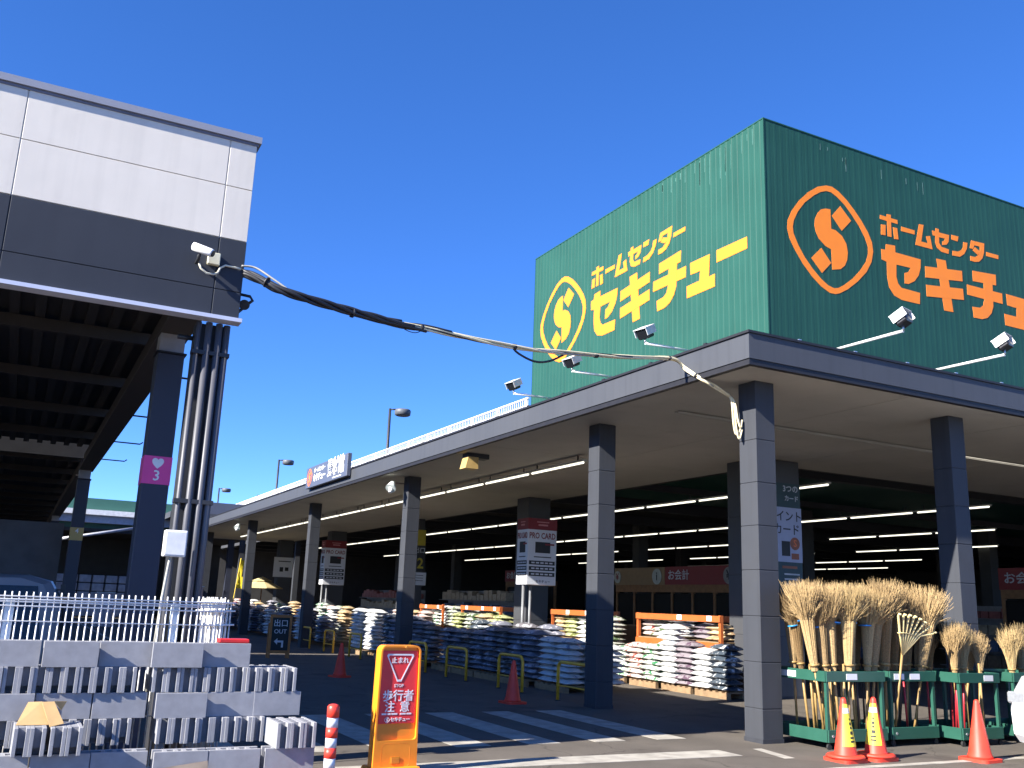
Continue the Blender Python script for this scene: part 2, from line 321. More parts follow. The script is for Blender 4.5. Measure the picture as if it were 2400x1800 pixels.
b = MB(); b.box(WX - 0.014, WX + 0.1, WY - 0.014, 26.47, 13.061, 13.09); b.box(WX + 0.1, 46, WY - 0.014, WY + 0.1, 13.061, 13.09); W(b.build('tower_cap', green_m, tw))
W(MB().box(WX - 0.009, WX + 0.03, WY - 0.009, WY + 0.03, 5.2, 13.06).build('tower_corner_trim', green_m, tw))
LOGO = {
'ring':[[(1.968,11.838),(2.16,11.853),(2.373,11.782),(2.63,11.626),(2.885,11.41),(3.116,11.178),(3.322,10.919),(3.442,10.679),(3.467,10.438),(3.392,10.158),(3.198,9.856),(2.885,9.553),(2.532,9.283),(2.263,9.132),(2.12,9.083),(1.933,9.078),(1.662,9.187),(1.398,9.367),(1.116,9.631),(0.882,9.922),(0.714,10.19),(0.653,10.428),(0.676,10.632),(0.811,10.9),(1.051,11.215),(1.364,11.514),(1.679,11.733)],[(1.96,11.69),(2.127,11.693),(2.315,11.616),(2.571,11.459),(2.801,11.247),(3.031,11.006),(3.21,10.742),(3.295,10.533),(3.286,10.343),(3.192,10.116),(3.004,9.873),(2.719,9.594),(2.419,9.37),(2.224,9.256),(2.081,9.223),(1.897,9.259),(1.672,9.377),(1.408,9.584),(1.17,9.822),(0.979,10.086),(0.844,10.345),(0.828,10.504),(0.869,10.677),(1.005,10.928),(1.235,11.213),(1.548,11.475),(1.767,11.617)]],
'S':[[(1.911,11.22),(2.073,11.236),(2.073,10.732),(2.215,10.727),(2.424,10.624),(2.557,10.448),(2.592,10.233),(2.561,10.041),(2.474,9.875),(2.324,9.753),(2.049,9.682),(2.043,10.198),(1.858,10.241),(1.656,10.38),(1.56,10.542),(1.528,10.7),(1.553,10.872),(1.643,11.041),(1.766,11.164)],[(2.41,11.402),(2.755,11.094),(2.42,10.758),(2.111,11.077)],[(1.719,10.165),(2.018,9.845),(1.708,9.531),(1.38,9.839)]],
'ho':[[(3.784,11.494),(4.405,11.497),(4.406,11.387),(3.775,11.383)],[(4.026,11.574),(4.172,11.585),(4.155,10.979),(4.02,10.972)],[(3.802,11.241),(3.961,11.262),(3.939,10.98),(3.781,10.965)],[(4.229,11.261),(4.376,11.27),(4.399,10.97),(4.252,10.953)]],
'bar_a':[[(4.529,11.352),(5.023,11.353),(5.013,11.24),(4.518,11.224)]],
'mu':[[(5.208,11.571),(5.378,11.586),(5.247,11.101),(5.489,11.107),(5.441,11.288),(5.597,11.33),(5.657,10.972),(5.02,10.962)]],
'se_small':[[(5.832,11.601),(5.954,11.604),(5.951,11.509),(6.343,11.521),(6.305,11.325),(6.216,11.225),(6.052,11.181),(6.055,11.279),(6.137,11.321),(6.17,11.385),(5.942,11.372),(5.931,11.211),(6.006,11.123),(6.294,11.109),(6.269,10.978),(5.992,10.98),(5.834,11.054),(5.781,11.195),(5.799,11.375),(5.711,11.375),(5.691,11.504),(5.82,11.517)]],
'n':[[(6.44,11.551),(6.714,11.562),(6.663,11.412),(6.427,11.417)],[(6.895,11.446),(7.057,11.457),(7.015,11.284),(6.893,11.111),(6.709,10.99),(6.425,10.971),(6.439,11.103),(6.655,11.125),(6.8,11.205),(6.868,11.301)]],
'ta':[[(7.22,11.567),(7.749,11.592),(7.723,11.469),(7.183,11.443)],[(7.219,11.559),(7.382,11.561),(7.274,11.331),(7.135,11.326)],[(7.564,11.518),(7.747,11.575),(7.705,11.316),(7.625,11.142),(7.47,11.011),(7.29,10.969),(7.129,10.973),(7.133,11.104),(7.33,11.113),(7.468,11.2),(7.542,11.331)],[(7.351,11.397),(7.552,11.317),(7.444,11.195),(7.245,11.284)]],
'bar_b':[[(7.804,11.362),(8.306,11.369),(8.291,11.254),(7.79,11.243)]],
'se':[[(3.936,10.743),(4.262,10.774),(4.26,10.593),(5.18,10.596),(5.153,10.362),(5.064,10.144),(4.899,9.958),(4.669,9.835),(4.534,9.823),(4.546,10.103),(4.697,10.161),(4.781,10.286),(4.27,10.271),(4.243,9.944),(4.289,9.775),(4.402,9.682),(5.071,9.676),(5.038,9.369),(4.387,9.36),(4.13,9.426),(3.966,9.606),(3.917,9.879),(3.931,10.272),(3.76,10.299),(3.757,10.575),(3.912,10.591)]],
'ki':[[(5.779,10.746),(6.136,10.768),(6.29,9.386),(5.943,9.369)],[(5.328,10.444),(6.746,10.603),(6.741,10.312),(5.317,10.14)],[(5.319,9.941),(6.731,10.105),(6.737,9.799),(5.32,9.633)]],
'chi':[[(7.169,10.699),(8.12,10.772),(8.101,10.465),(7.163,10.404)],[(6.907,10.26),(8.322,10.277),(8.312,9.979),(6.894,9.977)],[(7.596,10.537),(7.956,10.57),(7.908,9.838),(7.814,9.633),(7.631,9.469),(7.407,9.392),(7.086,9.382),(7.061,9.674),(7.363,9.701),(7.493,9.781),(7.561,9.963)]],
'yu':[[(8.493,10.298),(9.271,10.293),(9.225,9.713),(9.454,9.722),(9.448,9.394),(8.352,9.391),(8.344,9.71),(8.852,9.715),(8.892,9.974),(8.773,9.967),(8.503,9.981)]],
'bar_c':[[(9.524,10.304),(10.63,10.288),(10.629,9.992),(9.523,9.99)]],
}
def logo(side):
    d1, d0, st = (0.0062, 0.0022, 0.0008) if side == 'front' else (0.012, 0.0074, 0.0012)
    for k, polys in LOGO.items():
        mb = MB()
        def fr(d):
            if side == 'front': return lambda p: (WX + p[0], WY - d, p[1])
            return lambda p: (WX - d, 40.91 - WX - p[0], p[1])
        if k == 'ring': mb.ring(polys[0], polys[1], fr(d1), fr(d0))
        else:
            for i, P in enumerate(polys): mb.prism(P, fr(d1 + st * i), fr(d0))
        nm = {'ring': 'logo_ring', 'S': 'logo_emblem'}.get(k, 'letter')
        o = W(mb.build(nm, orange_letter, tw))
logo('front'); logo('left')
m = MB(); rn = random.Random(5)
for i in range(20):                       # worn, chalky ribs with painted-in glints at the top of the sunlit face
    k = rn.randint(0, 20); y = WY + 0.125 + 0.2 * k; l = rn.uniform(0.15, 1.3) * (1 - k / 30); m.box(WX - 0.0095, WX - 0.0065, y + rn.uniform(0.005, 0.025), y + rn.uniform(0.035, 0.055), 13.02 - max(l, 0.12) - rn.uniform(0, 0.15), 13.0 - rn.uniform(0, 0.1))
o = W(m.build('worn_rib_glints', M('chalky_glint_green', (0.040, 0.125, 0.098), 0.6, 0.2, 8), tw)); o['kind'] = 'stuff'
m = MB()
for i in range(9):
    x = WX + rn.uniform(0.3, 5.5); l = rn.uniform(0.06, 0.35); z = 12.95 - rn.uniform(0, 0.25); m.box(x, x + rn.uniform(0.012, 0.03), WY - 0.0045, WY - 0.0019, z - l, z)
o = W(m.build('drip_marks', M('chalky_pale', (0.08, 0.16, 0.14), 0.7, 0.2, 8), tw)); o['kind'] = 'stuff'

# ---------------------------------------------------------------- left building: raised canopy with panel front
LBY = 9.4; KS = 9.4 / 8.8
kz = lambda z: 1.6 + (z - 1.6) * KS
def left_canopy(y0, y1, front, label):
    e = empty('canopy_building', (1.2, y0, 0)); tag(e, label, 'building')
    xj = [v * KS for v in (1.575, 1.315, -0.46, -2.235, -4.01, -5.785, -7.56, -12, -20)]; zj = [kz(v) for v in (4.15, 4.408, 4.924, 5.461, 5.96)]; xr = xj[0]
    if front:
        for i in range(len(xj) - 1):
            for j in range(4):
                W(MB().bbox(xj[i + 1] + 0.005, xj[i] - 0.005, y0, y0 + 0.011, zj[j] + 0.004, zj[j + 1] - 0.004, 0.003).build('wall_panel', navy_panel if j < 2 else white_panel, e))
        W(MB().box(-20, xr - 0.01, y0 + 0.012, y0 + 0.12, kz(4.152), zj[2]).build('panel_backing', navy_panel, e)); W(MB().box(-20, xr - 0.01, y0 + 0.012, y0 + 0.12, zj[2] + 0.001, kz(5.955)).build('panel_backing', white_panel, e))
        W(MB().box(-20, xr + 0.025, y0 - 0.035, y0 + 0.14, kz(4.112), kz(4.149)).build('bottom_trim', trim_light, e))
        W(MB().box(-20, xr + 0.035, y0 - 0.035, y0 + 0.2, kz(5.962), kz(6.030)).build('coping', coping_m, e))
        W(MB().box(-20, xr + 0.01, y0 - 0.012, y0 + 0.1, kz(5.935), kz(5.9605)).build('coping_flashing', M('flashing', (0.15, 0.15, 0.19), 0.5), e))
    W(MB().box(-20, xr - 0.005, y0 + 0.13, y1, 5.7, kz(5.95)).build('roof_slab', deck_m, e))
    if not front: W(MB().box(-20, 1.49, y0, y0 + 0.12, 4.93, 5.95).build('end_board', darktrim, e))  # dark board added to hide the sunlit deck ends
    W(MB().box(1.50, xr - 0.005, y0 + 0.13, y1, 5.20, 5.699).build('side_panel', navy_panel, e))
    W(MB().box(1.20, 1.38, y0 + 0.14, y1, 4.52, 4.92).build('girder', beam_m, e))
    W(MB().box(1.12, 1.45, y0 + 0.14, y1, 4.485, 4.519).build('girder_flange', beam_m, e))
    n = int((y1 - y0) / 3.2)
    for i in range(n):
        y = y0 + 0.9 + i * 3.2
        W(MB().box(-20, 1.45, y, y + 0.10, 4.925, 5.085).build('purlin', beam_m, e))
    m = MB(); a = -20.0
    while a < 1.4: m.box(a, a + 0.12, y0 + 0.13, y1, 5.09, 5.16); a += 0.3
    m.box(-20, 1.49, y0 + 0.13, y1, 5.161, 5.19); W(m.build('roof_deck', deck_m, e))
    for x in (-2.0, -5.2, -8.4):
        W(MB().box(x, x + 0.15, y0 + 0.14, y1, 4.64, 4.918).build('cross_beam', beam_m, e))
    return e
lb = left_canopy(LBY, 25.8, True, 'white and navy panelled canopy building on steel columns, sky behind its corner')
lb2 = left_canopy(26.75, 60, False, 'added dark canopy building shading the yard behind the white and navy panelled one')  # roof added behind the first to shade the far yard; gap admits sun
def steel_col(y, sign, glyphs, parent, x=1.12):
    c = W(MB().bbox(x, x + 0.29, y, y + 0.29, 0, 4.25, 0.008).build('column', column_navy, parent))
    W(MB().box(x - 0.02, x + 0.31, y - 0.02, y + 0.31, 4.251, 4.27).build('column_cap', darktrim, c))
    W(MB().box(x + 0.01, x + 0.28, y + 0.01, y + 0.28, 4.271, 4.483).build('column_cap', M('cap_grey', (0.30, 0.30, 0.31), 0.6), c))
    if sign:
        W(MB().box(x - 0.004, x + 0.294, y - 0.004, y + 0.294, 2.76, 3.07).build('number_sign', sign, c))
        zz = 2.985
        for gl, sz in glyphs:
            t = text('lettering', gl, sz, white_p, c, (x + 0.145, y - 0.006, zz), '-y', 0.012, depth=0.002); W(t); zz -= 0.135
steel_col(11.0, M('pink_sign', (0.78, 0.07, 0.30), 0.5, 0.04), [('♥', 0.11), ('3', 0.16)], lb)
steel_col(26.85 - 1.4, M('yellow_sign', (0.55, 0.38, 0.12), 0.5, 0.05), [('4', 0.16)], lb)
steel_col(42.6, M('blue_sign', (0.03, 0.28, 0.50), 0.5, 0.05), [('5', 0.16)], lb2)
steel_col(11.0, None, [], lb, -4.5); steel_col(25.4, None, [], lb, -4.5)
W(MB().box(-19, 1.0, 26.3, 26.5, 0, 3.2).build('sun_block_wall', M('sun_block_wall', (0.10, 0.10, 0.11), 0.8, 0.2, 2), lb))  # added wall in the roof gap, meant to stop low sun rays
# column bracket sticks (hooks) along the girder
for y in (13.0, 16.4, 19.6, 22.5):
    W(MB().tube([(1.38, y, 4.42), (1.88, y, 4.42), (1.93, y, 4.46)], 0.014, 6).build('hook', darksteel, lb))
# corner post with pipes
pc = W(MB().box(1.31, 1.625, 9.63, 9.82, 0, 4.28).build('corner_post', darksteel, lb))
for k, px in enumerate((1.33, 1.425, 1.525, 1.605)):
    yy = 9.575 - (0.02 if k in (1, 2) else 0)
    W(MB().tube([(px, yy, 0), (px, yy, 4.278)], 0.034 if k else 0.026, 10).build('pipe', M('pipe_grey', (0.085, 0.085, 0.098), 0.45, 0.06, 2), lb))
for z in (0.9, 2.45, 3.94):
    W(MB().box(1.28, 1.65, 9.525, 9.625, z, z + 0.04).build('pipe_clamp', darksteel, lb))
W(MB().tube([(1.16, 9.75, 4.14), (1.31, 9.75, 4.14)], 0.025, 6).build('stay', darksteel, lb))
jb = empty('junction_box', (1.32, 9.42, 1.93)); tag(jb, 'pale weathered electrical box strapped to the pipes at the panelled corner', 'electrical box')
MB().bbox(-0.10, 0.10, -0.07, 0.05, 0, 0.245, 0.008).build('housing', M('box_paint', (0.72, 0.72, 0.72), 0.55, 0.08, 14, dirt=0.3), jb)
MB().bbox(-0.09, 0.09, -0.078, -0.071, 0.015, 0.23, 0.003).build('door', MATS['box_paint'], jb)
MB().box(0.10, 0.115, -0.03, 0.0, 0.1, 0.13).build('latch', darksteel, jb)
MB().tube([(-0.02, 0, 0.0), (-0.03, 0, -0.06), (-0.06, -0.03, -0.4), (-0.10, -0.06, -1.3)], 0.014, 8).build('conduit', M('conduit_pale', (0.36, 0.35, 0.31), 0.5), jb)
# corner lamp of the left building
wl = empty('wall_lamp', (1.71, 9.62, 4.62)); tag(wl, 'dark round gooseneck lamp on the corner edge of the panelled building', 'lamp')
MB().tube([(-0.1, 0, 0.04), (0.10, 0, 0.03), (0.13, 0, -0.01), (0.08, -0.0, -0.06)], 0.016, 8).build('arm', darksteel, wl)
MB().tube([(0.05, 0, -0.07), (0.045, -0.03, -0.08)], [0.05, 0.055], 16).build('lamp_head', darksteel, wl)
MB().tube([(0.03, 0, -0.12), (-0.04, 0, -0.2)], 0.016, 8).build('stay', darksteel, wl)
# CCTV camera
cc = empty('security_camera', (1.327, 9.39, 4.83)); tag(cc, 'white bullet security camera on the navy panel near the cables', 'camera')
MB().bbox(-0.02, 0.10, -0.05, 0.008, 0.0, 0.125, 0.006).build('junction_plate', M('cream_plate', (0.62, 0.58, 0.42), 0.5), cc)
bd = MB().tube([(-0.19, -0.16, 0.105), (-0.185, -0.165, 0.105), (-0.02, -0.25, 0.04), (-0.01, -0.255, 0.035)], [0.02, 0.042, 0.042, 0.036], 16).build('camera_body', white_p, cc)
MB().tube([(-0.0101, -0.2551, 0.0351), (-0.003, -0.259, 0.032)], [0.034, 0.032], 16).build('lens', glass_dark, bd)
MB().tube([(-0.12, 0.0, 0.0), (-0.12, -0.12, 0.0), (-0.12, -0.18, 0.05)], 0.018, 8).build('bracket', darksteel, cc)
MB().tube([(-0.10, -0.06, -0.02), (-0.08, -0.06, -0.07), (-0.02, -0.06, -0.11), (0.05, -0.06, -0.11), (0.09, -0.05, -0.08), (0.11, -0.03, -0.02), (0.16, -0.02, 0.02), (0.26, -0.01, 0.02), (0.32, 0.0, 0.02)], 0.011, 8).build('cable', M('cream_plate2', (0.62, 0.58, 0.45), 0.5), cc)
# ---------------------------------------------------------------- cable bundle across the gap
def smooth(pts, k=6):
    P = [Vector(p) for p in pts]; P = [P[0]] + P + [P[-1]]; o = []
    for i in range(1, len(P) - 2):
        for j in range(k):
            t = j / k; a, b, c, d = P[i - 1], P[i], P[i + 1], P[i + 2]
            o.append(0.5 * ((2 * b) + (c - a) * t + (2 * a - 5 * b + 4 * c - d) * t * t + (3 * b - a - 3 * c + d) * t ** 3))
    o.append(P[-2]); return o
path = smooth([(1.63, 9.50, 4.81), (1.69, 9.41, 4.812), (1.83, 9.33, 4.765), (2.0, 9.25, 4.68), (2.223, 9.237, 4.634), (2.514, 9.295, 4.611), (2.779, 9.348, 4.594), (3.073, 9.407, 4.585), (3.376, 9.467, 4.59), (3.779, 9.548, 4.622), (4.199, 9.632, 4.636), (4.665, 9.725, 4.652), (5.243, 9.841, 4.681), (5.737, 9.939, 4.738), (6.493, 10.091, 4.846), (7.035, 10.199, 4.931), (7.61, 10.314, 5.046), (7.914, 10.375, 5.075), (8.05, 10.37, 4.98), (8.17, 10.10, 4.76), (8.36, 10.08, 4.68), (8.60, 10.06, 4.58)], 5)
cb = empty('cable_bundle', (1.6, 9.1, 4.6)); tag(cb, 'sagging bundle of black and cream cables strung between the two buildings', 'cable')
nP = len(path)
def strand(mat, i0, i1, ph, rad, off, tw=0.55):
    pts = []
    for i in range(i0, i1):
        a = ph + i * tw * 0.35; pts.append(path[i] + Vector((0, math.cos(a), math.sin(a))) * off * (0.8 + 0.4 * math.sin(i * 0.37 + ph)))
    W(MB().tube(pts, rad, 7).build('cable', mat, cb))
split = int(nP * 0.40)
for k in range(5): strand(black_cable, 0, split + 2 * k, k * 1.26, 0.021, 0.034)
for k in range(3): strand(cream, split - 2 - 2 * k, nP, k * 2.1, 0.0145, 0.021)
strand(black_cable, split, split + 34, 0.9, 0.011, 0.02)
strand(M('grey_cable', (0.33, 0.32, 0.30), 0.5), split, nP - 6, 3.6, 0.010, 0.022)
W(MB().tube(smooth([(5.0, 9.80, 4.67), (5.1, 9.82, 4.60), (5.35, 9.86, 4.545), (5.6, 9.92, 4.60), (5.85, 9.96, 4.74)]), 0.014, 7).build('loose_loop', black_cable, cb))
W(MB().tube(smooth([(3.42, 9.47, 4.58), (3.52, 9.49, 4.54), (3.64, 9.52, 4.54), (3.74, 9.54, 4.60)]), 0.005, 5).build('loose_loop', black_cable, cb))
W(MB().tube(smooth([(1.65, 9.39, 4.885), (1.79, 9.37, 4.885), (1.96, 9.28, 4.77), (2.12, 9.22, 4.66)]), 0.011, 6).build('loose_loop', M('grey_cable', (0.33, 0.32, 0.30), 0.5), cb))
for f in (0.12, 0.3, 0.42, 0.55, 0.66, 0.78, 0.88):
    i = int(f * nP); W(MB().tube([path[i], path[i + 1] * 0.35 + path[i] * 0.65], 0.058 if i < split else 0.036, 8).build('cable_tie', black_cable, cb))
for k, (dx, dy, L) in enumerate([(0, 0, 0.52), (0.03, -0.02, 0.58), (0.05, -0.03, 0.42)]):
    W(MB().tube(smooth([(8.59 + dx * .3, 10.06, 4.585), (8.615 + dx * .6, 10.03 + dy, 4.48), (8.62 + dx, 10.01 + dy, 4.55 - L * 0.7), (8.66 + dx, 10.0 + dy, 4.55 - L), (8.75, 9.98, 4.58 - L * 0.8)]), 0.013, 7).build('hanging_end', cream, cb))

# ---------------------------------------------------------------- rooftop railing, lamps, board
rl = empty('rooftop_railing', (14.2, 26.5, 7.3)); tag(rl, 'thin white railing running along the store roof behind the canopy edge', 'railing')
m = MB(); m.box(14.17, 14.23, 26.5, 88, 8.22, 8.27); W(m.build('top_rail', steel_w, rl))
m = MB(); m.box(14.18, 14.22, 26.5, 88, 7.99, 8.02); m.box(14.18, 14.22, 26.5, 88, 7.4, 7.43); W(m.build('lower_rail', steel_w, rl))
m = MB(); y = 26.6
while y < 88: m.box(14.19, 14.21, y, y + 0.02, 7.431, 8.219); y += 0.14
o = W(m.build('balusters', steel_w, rl)); o['kind'] = 'stuff'
for i in range(30): W(MB().box(14.165, 14.235, 26.55 + 2.1 * i, 26.62 + 2.1 * i, 7.3, 8.218).build('post', steel_w, rl))
def roof_lamp(x, y, ztop, label):
    e = empty('roof_lamp_post', (x, y, 5.9)); tag(e, label, 'lamp post', 'lamp posts on the store roof')
    h = ztop - 5.9
    MB().tube([(0, 0, 0), (0, 0, h)], [0.09, 0.065], 10).build('pole', darksteel, e)
    MB().tube([(0, 0, h - 0.05), (0.35, -0.12, h - 0.02)], 0.04, 8).build('arm', darksteel, e)
    hd = MB(); hd.lathe([(0.05, h + 0.02), (0.38, h - 0.02), (0.42, h - 0.10), (0.40, h - 0.30), (0.33, h - 0.34)], 18, (0.62, -0.2)); hd.build('lamp_head', M('lamp_grey', (0.10, 0.105, 0.115), 0.5), e)
roof_lamp(16, 44.8, 11.2, 'tallest rooftop lamp post, behind the canopy right of the roof sign board')
roof_lamp(16, 67.7, 11.27, 'second rooftop lamp post, just left of the grey roof sign board')
roof_lamp(16, 90.1, 11.25, 'small distant rooftop lamp post farthest left in the sky')
roof_lamp(20.3, 93.3, 11.25, 'distant rooftop lamp whose head barely clears the railing')
rs = empty('roof_sign_board', (8.06, 27.7, 5.0)); tag(rs, 'slate sign board with orange emblem and white lettering on the canopy edge', 'sign')
W(MB().bbox(7.98, 8.10, 25.6, 29.85, 5.0, 5.66, 0.01).build('board', M('slate_board', (0.085, 0.095, 0.13), 0.4, 0.05, 2), rs))
W(text('lettering', 'ホームセンター', 0.17, white_p, rs, (7.975, 28.35, 5.49), '-x', 0.03, depth=0.003))
W(text('lettering', 'セキチュー', 0.26, white_p, rs, (7.975, 28.35, 5.25), '-x', 0.04, depth=0.003))
W(text('lettering', '資材館', 0.54, white_p, rs, (7.975, 26.68, 5.37), '-x', 0.045, depth=0.003))
W(MB().box(7.972, 7.979, 26.1, 26.95, 5.06, 5.09).build('underline', white_p, rs))
def small_logo(parent, fwd, mat, d0, d1, name='emblem'):     # fwd maps (u,v,depth) to world; ring and S scaled to unit height about its centre
    cx, cz, s = 2.05, 10.46, 1 / 2.76; mb = MB()
    q = lambda P: [((p[0] - cx) * s, (p[1] - cz) * s) for p in P]
    mb.ring(q(LOGO['ring'][0]), q(LOGO['ring'][1]), lambda p: fwd(p[0], p[1], d1), lambda p: fwd(p[0], p[1], d0))
    for P in LOGO['S']: mb.prism(q(P), lambda p: fwd(p[0], p[1], d1), lambda p: fwd(p[0], p[1], d0))
    return W(mb.build(name, mat, parent))
small_logo(rs, lambda u, v, d: (7.98 - d, 29.45 - u * 0.56, 5.33 + v * 0.56), M('orange_bright', (0.85, 0.20, 0.05), 0.5), 0.001, 0.006)

# ---------------------------------------------------------------- sign spotlights on arms
def spot(base, tip, aim, label):
    e = empty('sign_spotlight', base); tag(e, label, 'spotlight', 'spotlights aimed at the green tower')
    d = Vector(tip) - Vector(base); n = d.normalized()
    MB().tube([(0, 0, 0), d], 0.035, 8).build('arm', M('arm_white', (0.70, 0.70, 0.70), 0.5), e)
    MB().tube([d, d + Vector((0, 0, 0.12))], 0.025, 8).build('knuckle', silver, e)
    a = R(aim); c = d + Vector((0, 0, 0.25)); rot = (R(-28), 0, a)
    hd = MB().bbox(-0.17, 0.17, -0.13, 0.12, -0.13, 0.13, 0.03).build('lamp_head', M('lamp_black', (0.018, 0.016, 0.02), 0.35), e, c, rot)
    MB().box(-0.21, 0.21, -0.20, 0.16, 0.131, 0.15).build('hood', M('lamp_white', (0.62, 0.62, 0.62), 0.45), hd)
    MB().box(-0.205, -0.19, -0.19, 0.15, -0.05, 0.13).build('hood_side', MATS['lamp_white'], hd)
    MB().box(0.19, 0.205, -0.19, 0.15, -0.05, 0.13).build('hood_side', MATS['lamp_white'], hd)
    MB().box(-0.15, 0.15, 0.121, 0.13, -0.11, 0.11).build('glass', glass_dark, hd)
spot((14.2, 17.89, 7.88), (12.72, 17.89, 7.86), 100, 'spotlight on an arm below the yellow lettering nearest the tower corner')
spot((14.2, 21.33, 7.90), (12.75, 21.33, 7.88), 100, 'spotlight on an arm beside the cables under the round yellow emblem')
spot((14.2, 24.95, 7.95), (12.85, 24.95, 7.93), 100, 'spotlight standing against the sky left of the green tower')
spot((16.1, 15.3, 7.62), (16.1, 13.25, 7.60), 15, 'spotlight on a white arm under the orange emblem of the shaded tower face')
spot((19.42, 15.3, 7.62), (19.42, 13.25, 7.60), 15, 'spotlight on a white arm at the right edge of the picture')

# ---------------------------------------------------------------- canopy and hall lighting
def tube_light(x, y, L, z, label, mats=(lamp_on,), hang=True):
    pass
FIX = MB().box(-0.05, 0.05, -1.18, 1.18, 0.035, 0.075).mesh('fixture_body'); FIX.materials.append(M('fixture_white', (0.5, 0.5, 0.46), 0.5))
TUB = MB().tube([(0, -1.13, 0.012), (0, 1.13, 0.012)], 0.021, 8).mesh('tube'); TUB.materials.append(lamp_on)
ROD = MB().box(-0.012, 0.012, -0.012, 0.012, 0.076, 0.19).mesh('hanger'); ROD.materials.append(darksteel)
rowsL = [(10.42, 16.8, 50, 'under the canopy soffit'), (16.55, 15.9, 60, 'first row inside the hall'), (22.65, 16.2, 62, 'second row inside the hall'), (28.4, 20.2, 62, 'third row inside the hall'), (34.5, 24.5, 58, 'fourth row inside the hall'), (40.5, 33, 56, 'fifth row inside the hall'), (46.1, 40, 56, 'sixth row inside the hall')]
skip = {2: {(4, 4)}}
for ri, (x, y0, y1, txt) in enumerate(rowsL):
    k = 0; y = y0 + 1.2
    while y < y1:
        gap = (ri == 1 and (17.2 < y - 0 < 19.0)) or (ri >= 3 and k % 5 == 3) or (ri == 2 and 23.2 < y < 26.3)
        if not gap:
            e = empty('fluorescent_light', (x, y, 4.6)); tag(e, 'lit fluorescent strip %s, %s from the near end' % (txt, ORD[k] if k < len(ORD) else 'farthest'), 'strip light', 'fluorescent strips')
            inst('fixture_body', FIX, None, e); inst('tube', TUB, None, e); 
            for dy in (-0.9, 0.9): inst('hanger', ROD, None, e, (0, dy, 0), None)
        y += 2.45; k += 1
def flood(x, y, z, label):
    e = empty('flood_lamp', (x, y, z)); tag(e, label, 'flood lamp')
    MB().tube([(0.40, 0.1, 0.05), (0.1, 0.02, 0.04)], 0.018, 6).build('arm', M('arm_tan', (0.30, 0.24, 0.2), 0.6), e)
    MB().tube([(0.1, 0.02, 0.06), (0.04, -0.03, 0.02), (-0.02, -0.10, -0.10), (-0.04, -0.12, -0.13)], [0.04, 0.07, 0.13, 0.14], 16).build('reflector', M('reflector_white', (0.72, 0.78, 0.74), 0.35), e)
    MB().tube([(-0.03, -0.11, -0.12), (-0.06, -0.16, -0.24)], [0.06, 0.045], 12).build('bulb', M('bulb_white', (0.88, 0.88, 0.84), 0.3), e)
flood(8.37, 23.0, 4.55, 'bell shaped white flood lamp beside the third pillar from the corner')
flood(8.37, 41.9, 4.55, 'small distant bell shaped flood lamp left of a far pillar')
bx = empty('soffit_box_lamp', (8.42, 18.3, 4.55)); tag(bx, 'yellowed square box lamp with dark bracket hanging from the soffit edge', 'lamp')
MB().box(-0.10, 0.42, -0.10, 0.16, 0.12, 0.22).build('bracket', darksteel, bx)
MB().prism([(-0.16, -0.12), (0.14, -0.12), (0.14, 0.13), (-0.10, 0.13)], lambda p: (p[0], -0.15, p[1]), lambda p: (p[0], 0.15, p[1])).build('housing', M('aged_plastic', (0.50, 0.33, 0.11), 0.5, 0.1, 8), bx)
# ---------------------------------------------------------------- concrete blocks
def block_mesh(T, notch):
    m = MB(); h = T / 2; s = 0.0265 if T < 0.13 else 0.03; z0 = 0.05 if notch else 0.0
    m.bbox(-0.195, 0.195, -h, -h + s, 0, 0.19, 0.002); m.bbox(-0.195, 0.195, h - s, h, 0, 0.19, 0.002)
    if notch: m.box(-0.125, 0.125, -h + s, h - s, 0.05, 0.188); m.box(-0.06, 0.06, -h + s, h - s, 0.001, 0.0499)  # solid infill added so sun cannot shine through the cores
    else:
      for xa, xb in ((-0.125, -0.095), (-0.045, -0.015), (0.015, 0.045), (0.095, 0.125)): m.box(xa, xb, -h + s, h - s, z0, 0.188)
    me = m.mesh('concrete_block'); me.materials.append(concrete); return me
BF = block_mesh(0.15, False); BH = block_mesh(0.103, False); BN = block_mesh(0.103, True)
blk_n = 0
def blk(me, x, y, z, rz, label):
    o = inst('concrete_block', me, None, None, (x, y, z), (0, 0, rz + R(random.uniform(-0.5, 0.5)))); tag(o, label, 'block', 'concrete blocks in the two front stacks'); return o
RN = ['bottom', 'second lowest', 'third', 'fourth', 'fifth', 'top']
def frow(stack, row, xs, y):
    for i, xc in enumerate(xs):
        yy = y[i] if isinstance(y, (list, tuple)) else y
        blk(BF, xc, yy + 0.075, 0.07 + 0.19 * row, 0, 'grey block laid flat side out, %s from left, %s row, %s stack' % (ORD[i], RN[row], stack))
def hrow(stack, row, x0, n, y, me, what='ribbed end out', pitch=0.104):
    for i in range(n):
        blk(me, x0 + pitch * (i + 0.5), y + 0.195 + random.uniform(-0.008, 0.008), 0.07 + 0.19 * row, R(90), 'grey block, %s, %s from left, %s row, %s stack' % (what, ORD[i], RN[row], stack))
Ls, Rs = 'left', 'right'
frow(Ls, 5, [-0.31, 0.08, 0.488, 0.888], [8.2, 8.2, 8.165, 8.235])
hrow(Ls, 4, -0.58, 15, 8.17, BN)
frow(Ls, 3, [-0.32, 0.085, 0.482, 0.882], [8.15, 8.15, 8.19, 8.19])
hrow(Ls, 2, -0.58, 15, 8.14, BN)
frow(Ls, 1, [-0.31, 0.09, 0.49, 0.885], [7.80, 7.80, 7.80, 7.81])
frow(Ls, 0, [-0.31, 0.09, 0.49, 0.885], [7.80, 7.80, 7.80, 7.81])
hrow(Ls, 2, 0.165, 2, 7.72, BN, 'ribbed end under the cardboard'); hrow(Ls, 2, 0.40, 2, 7.70, BN, 'ribbed end right of the cardboard')
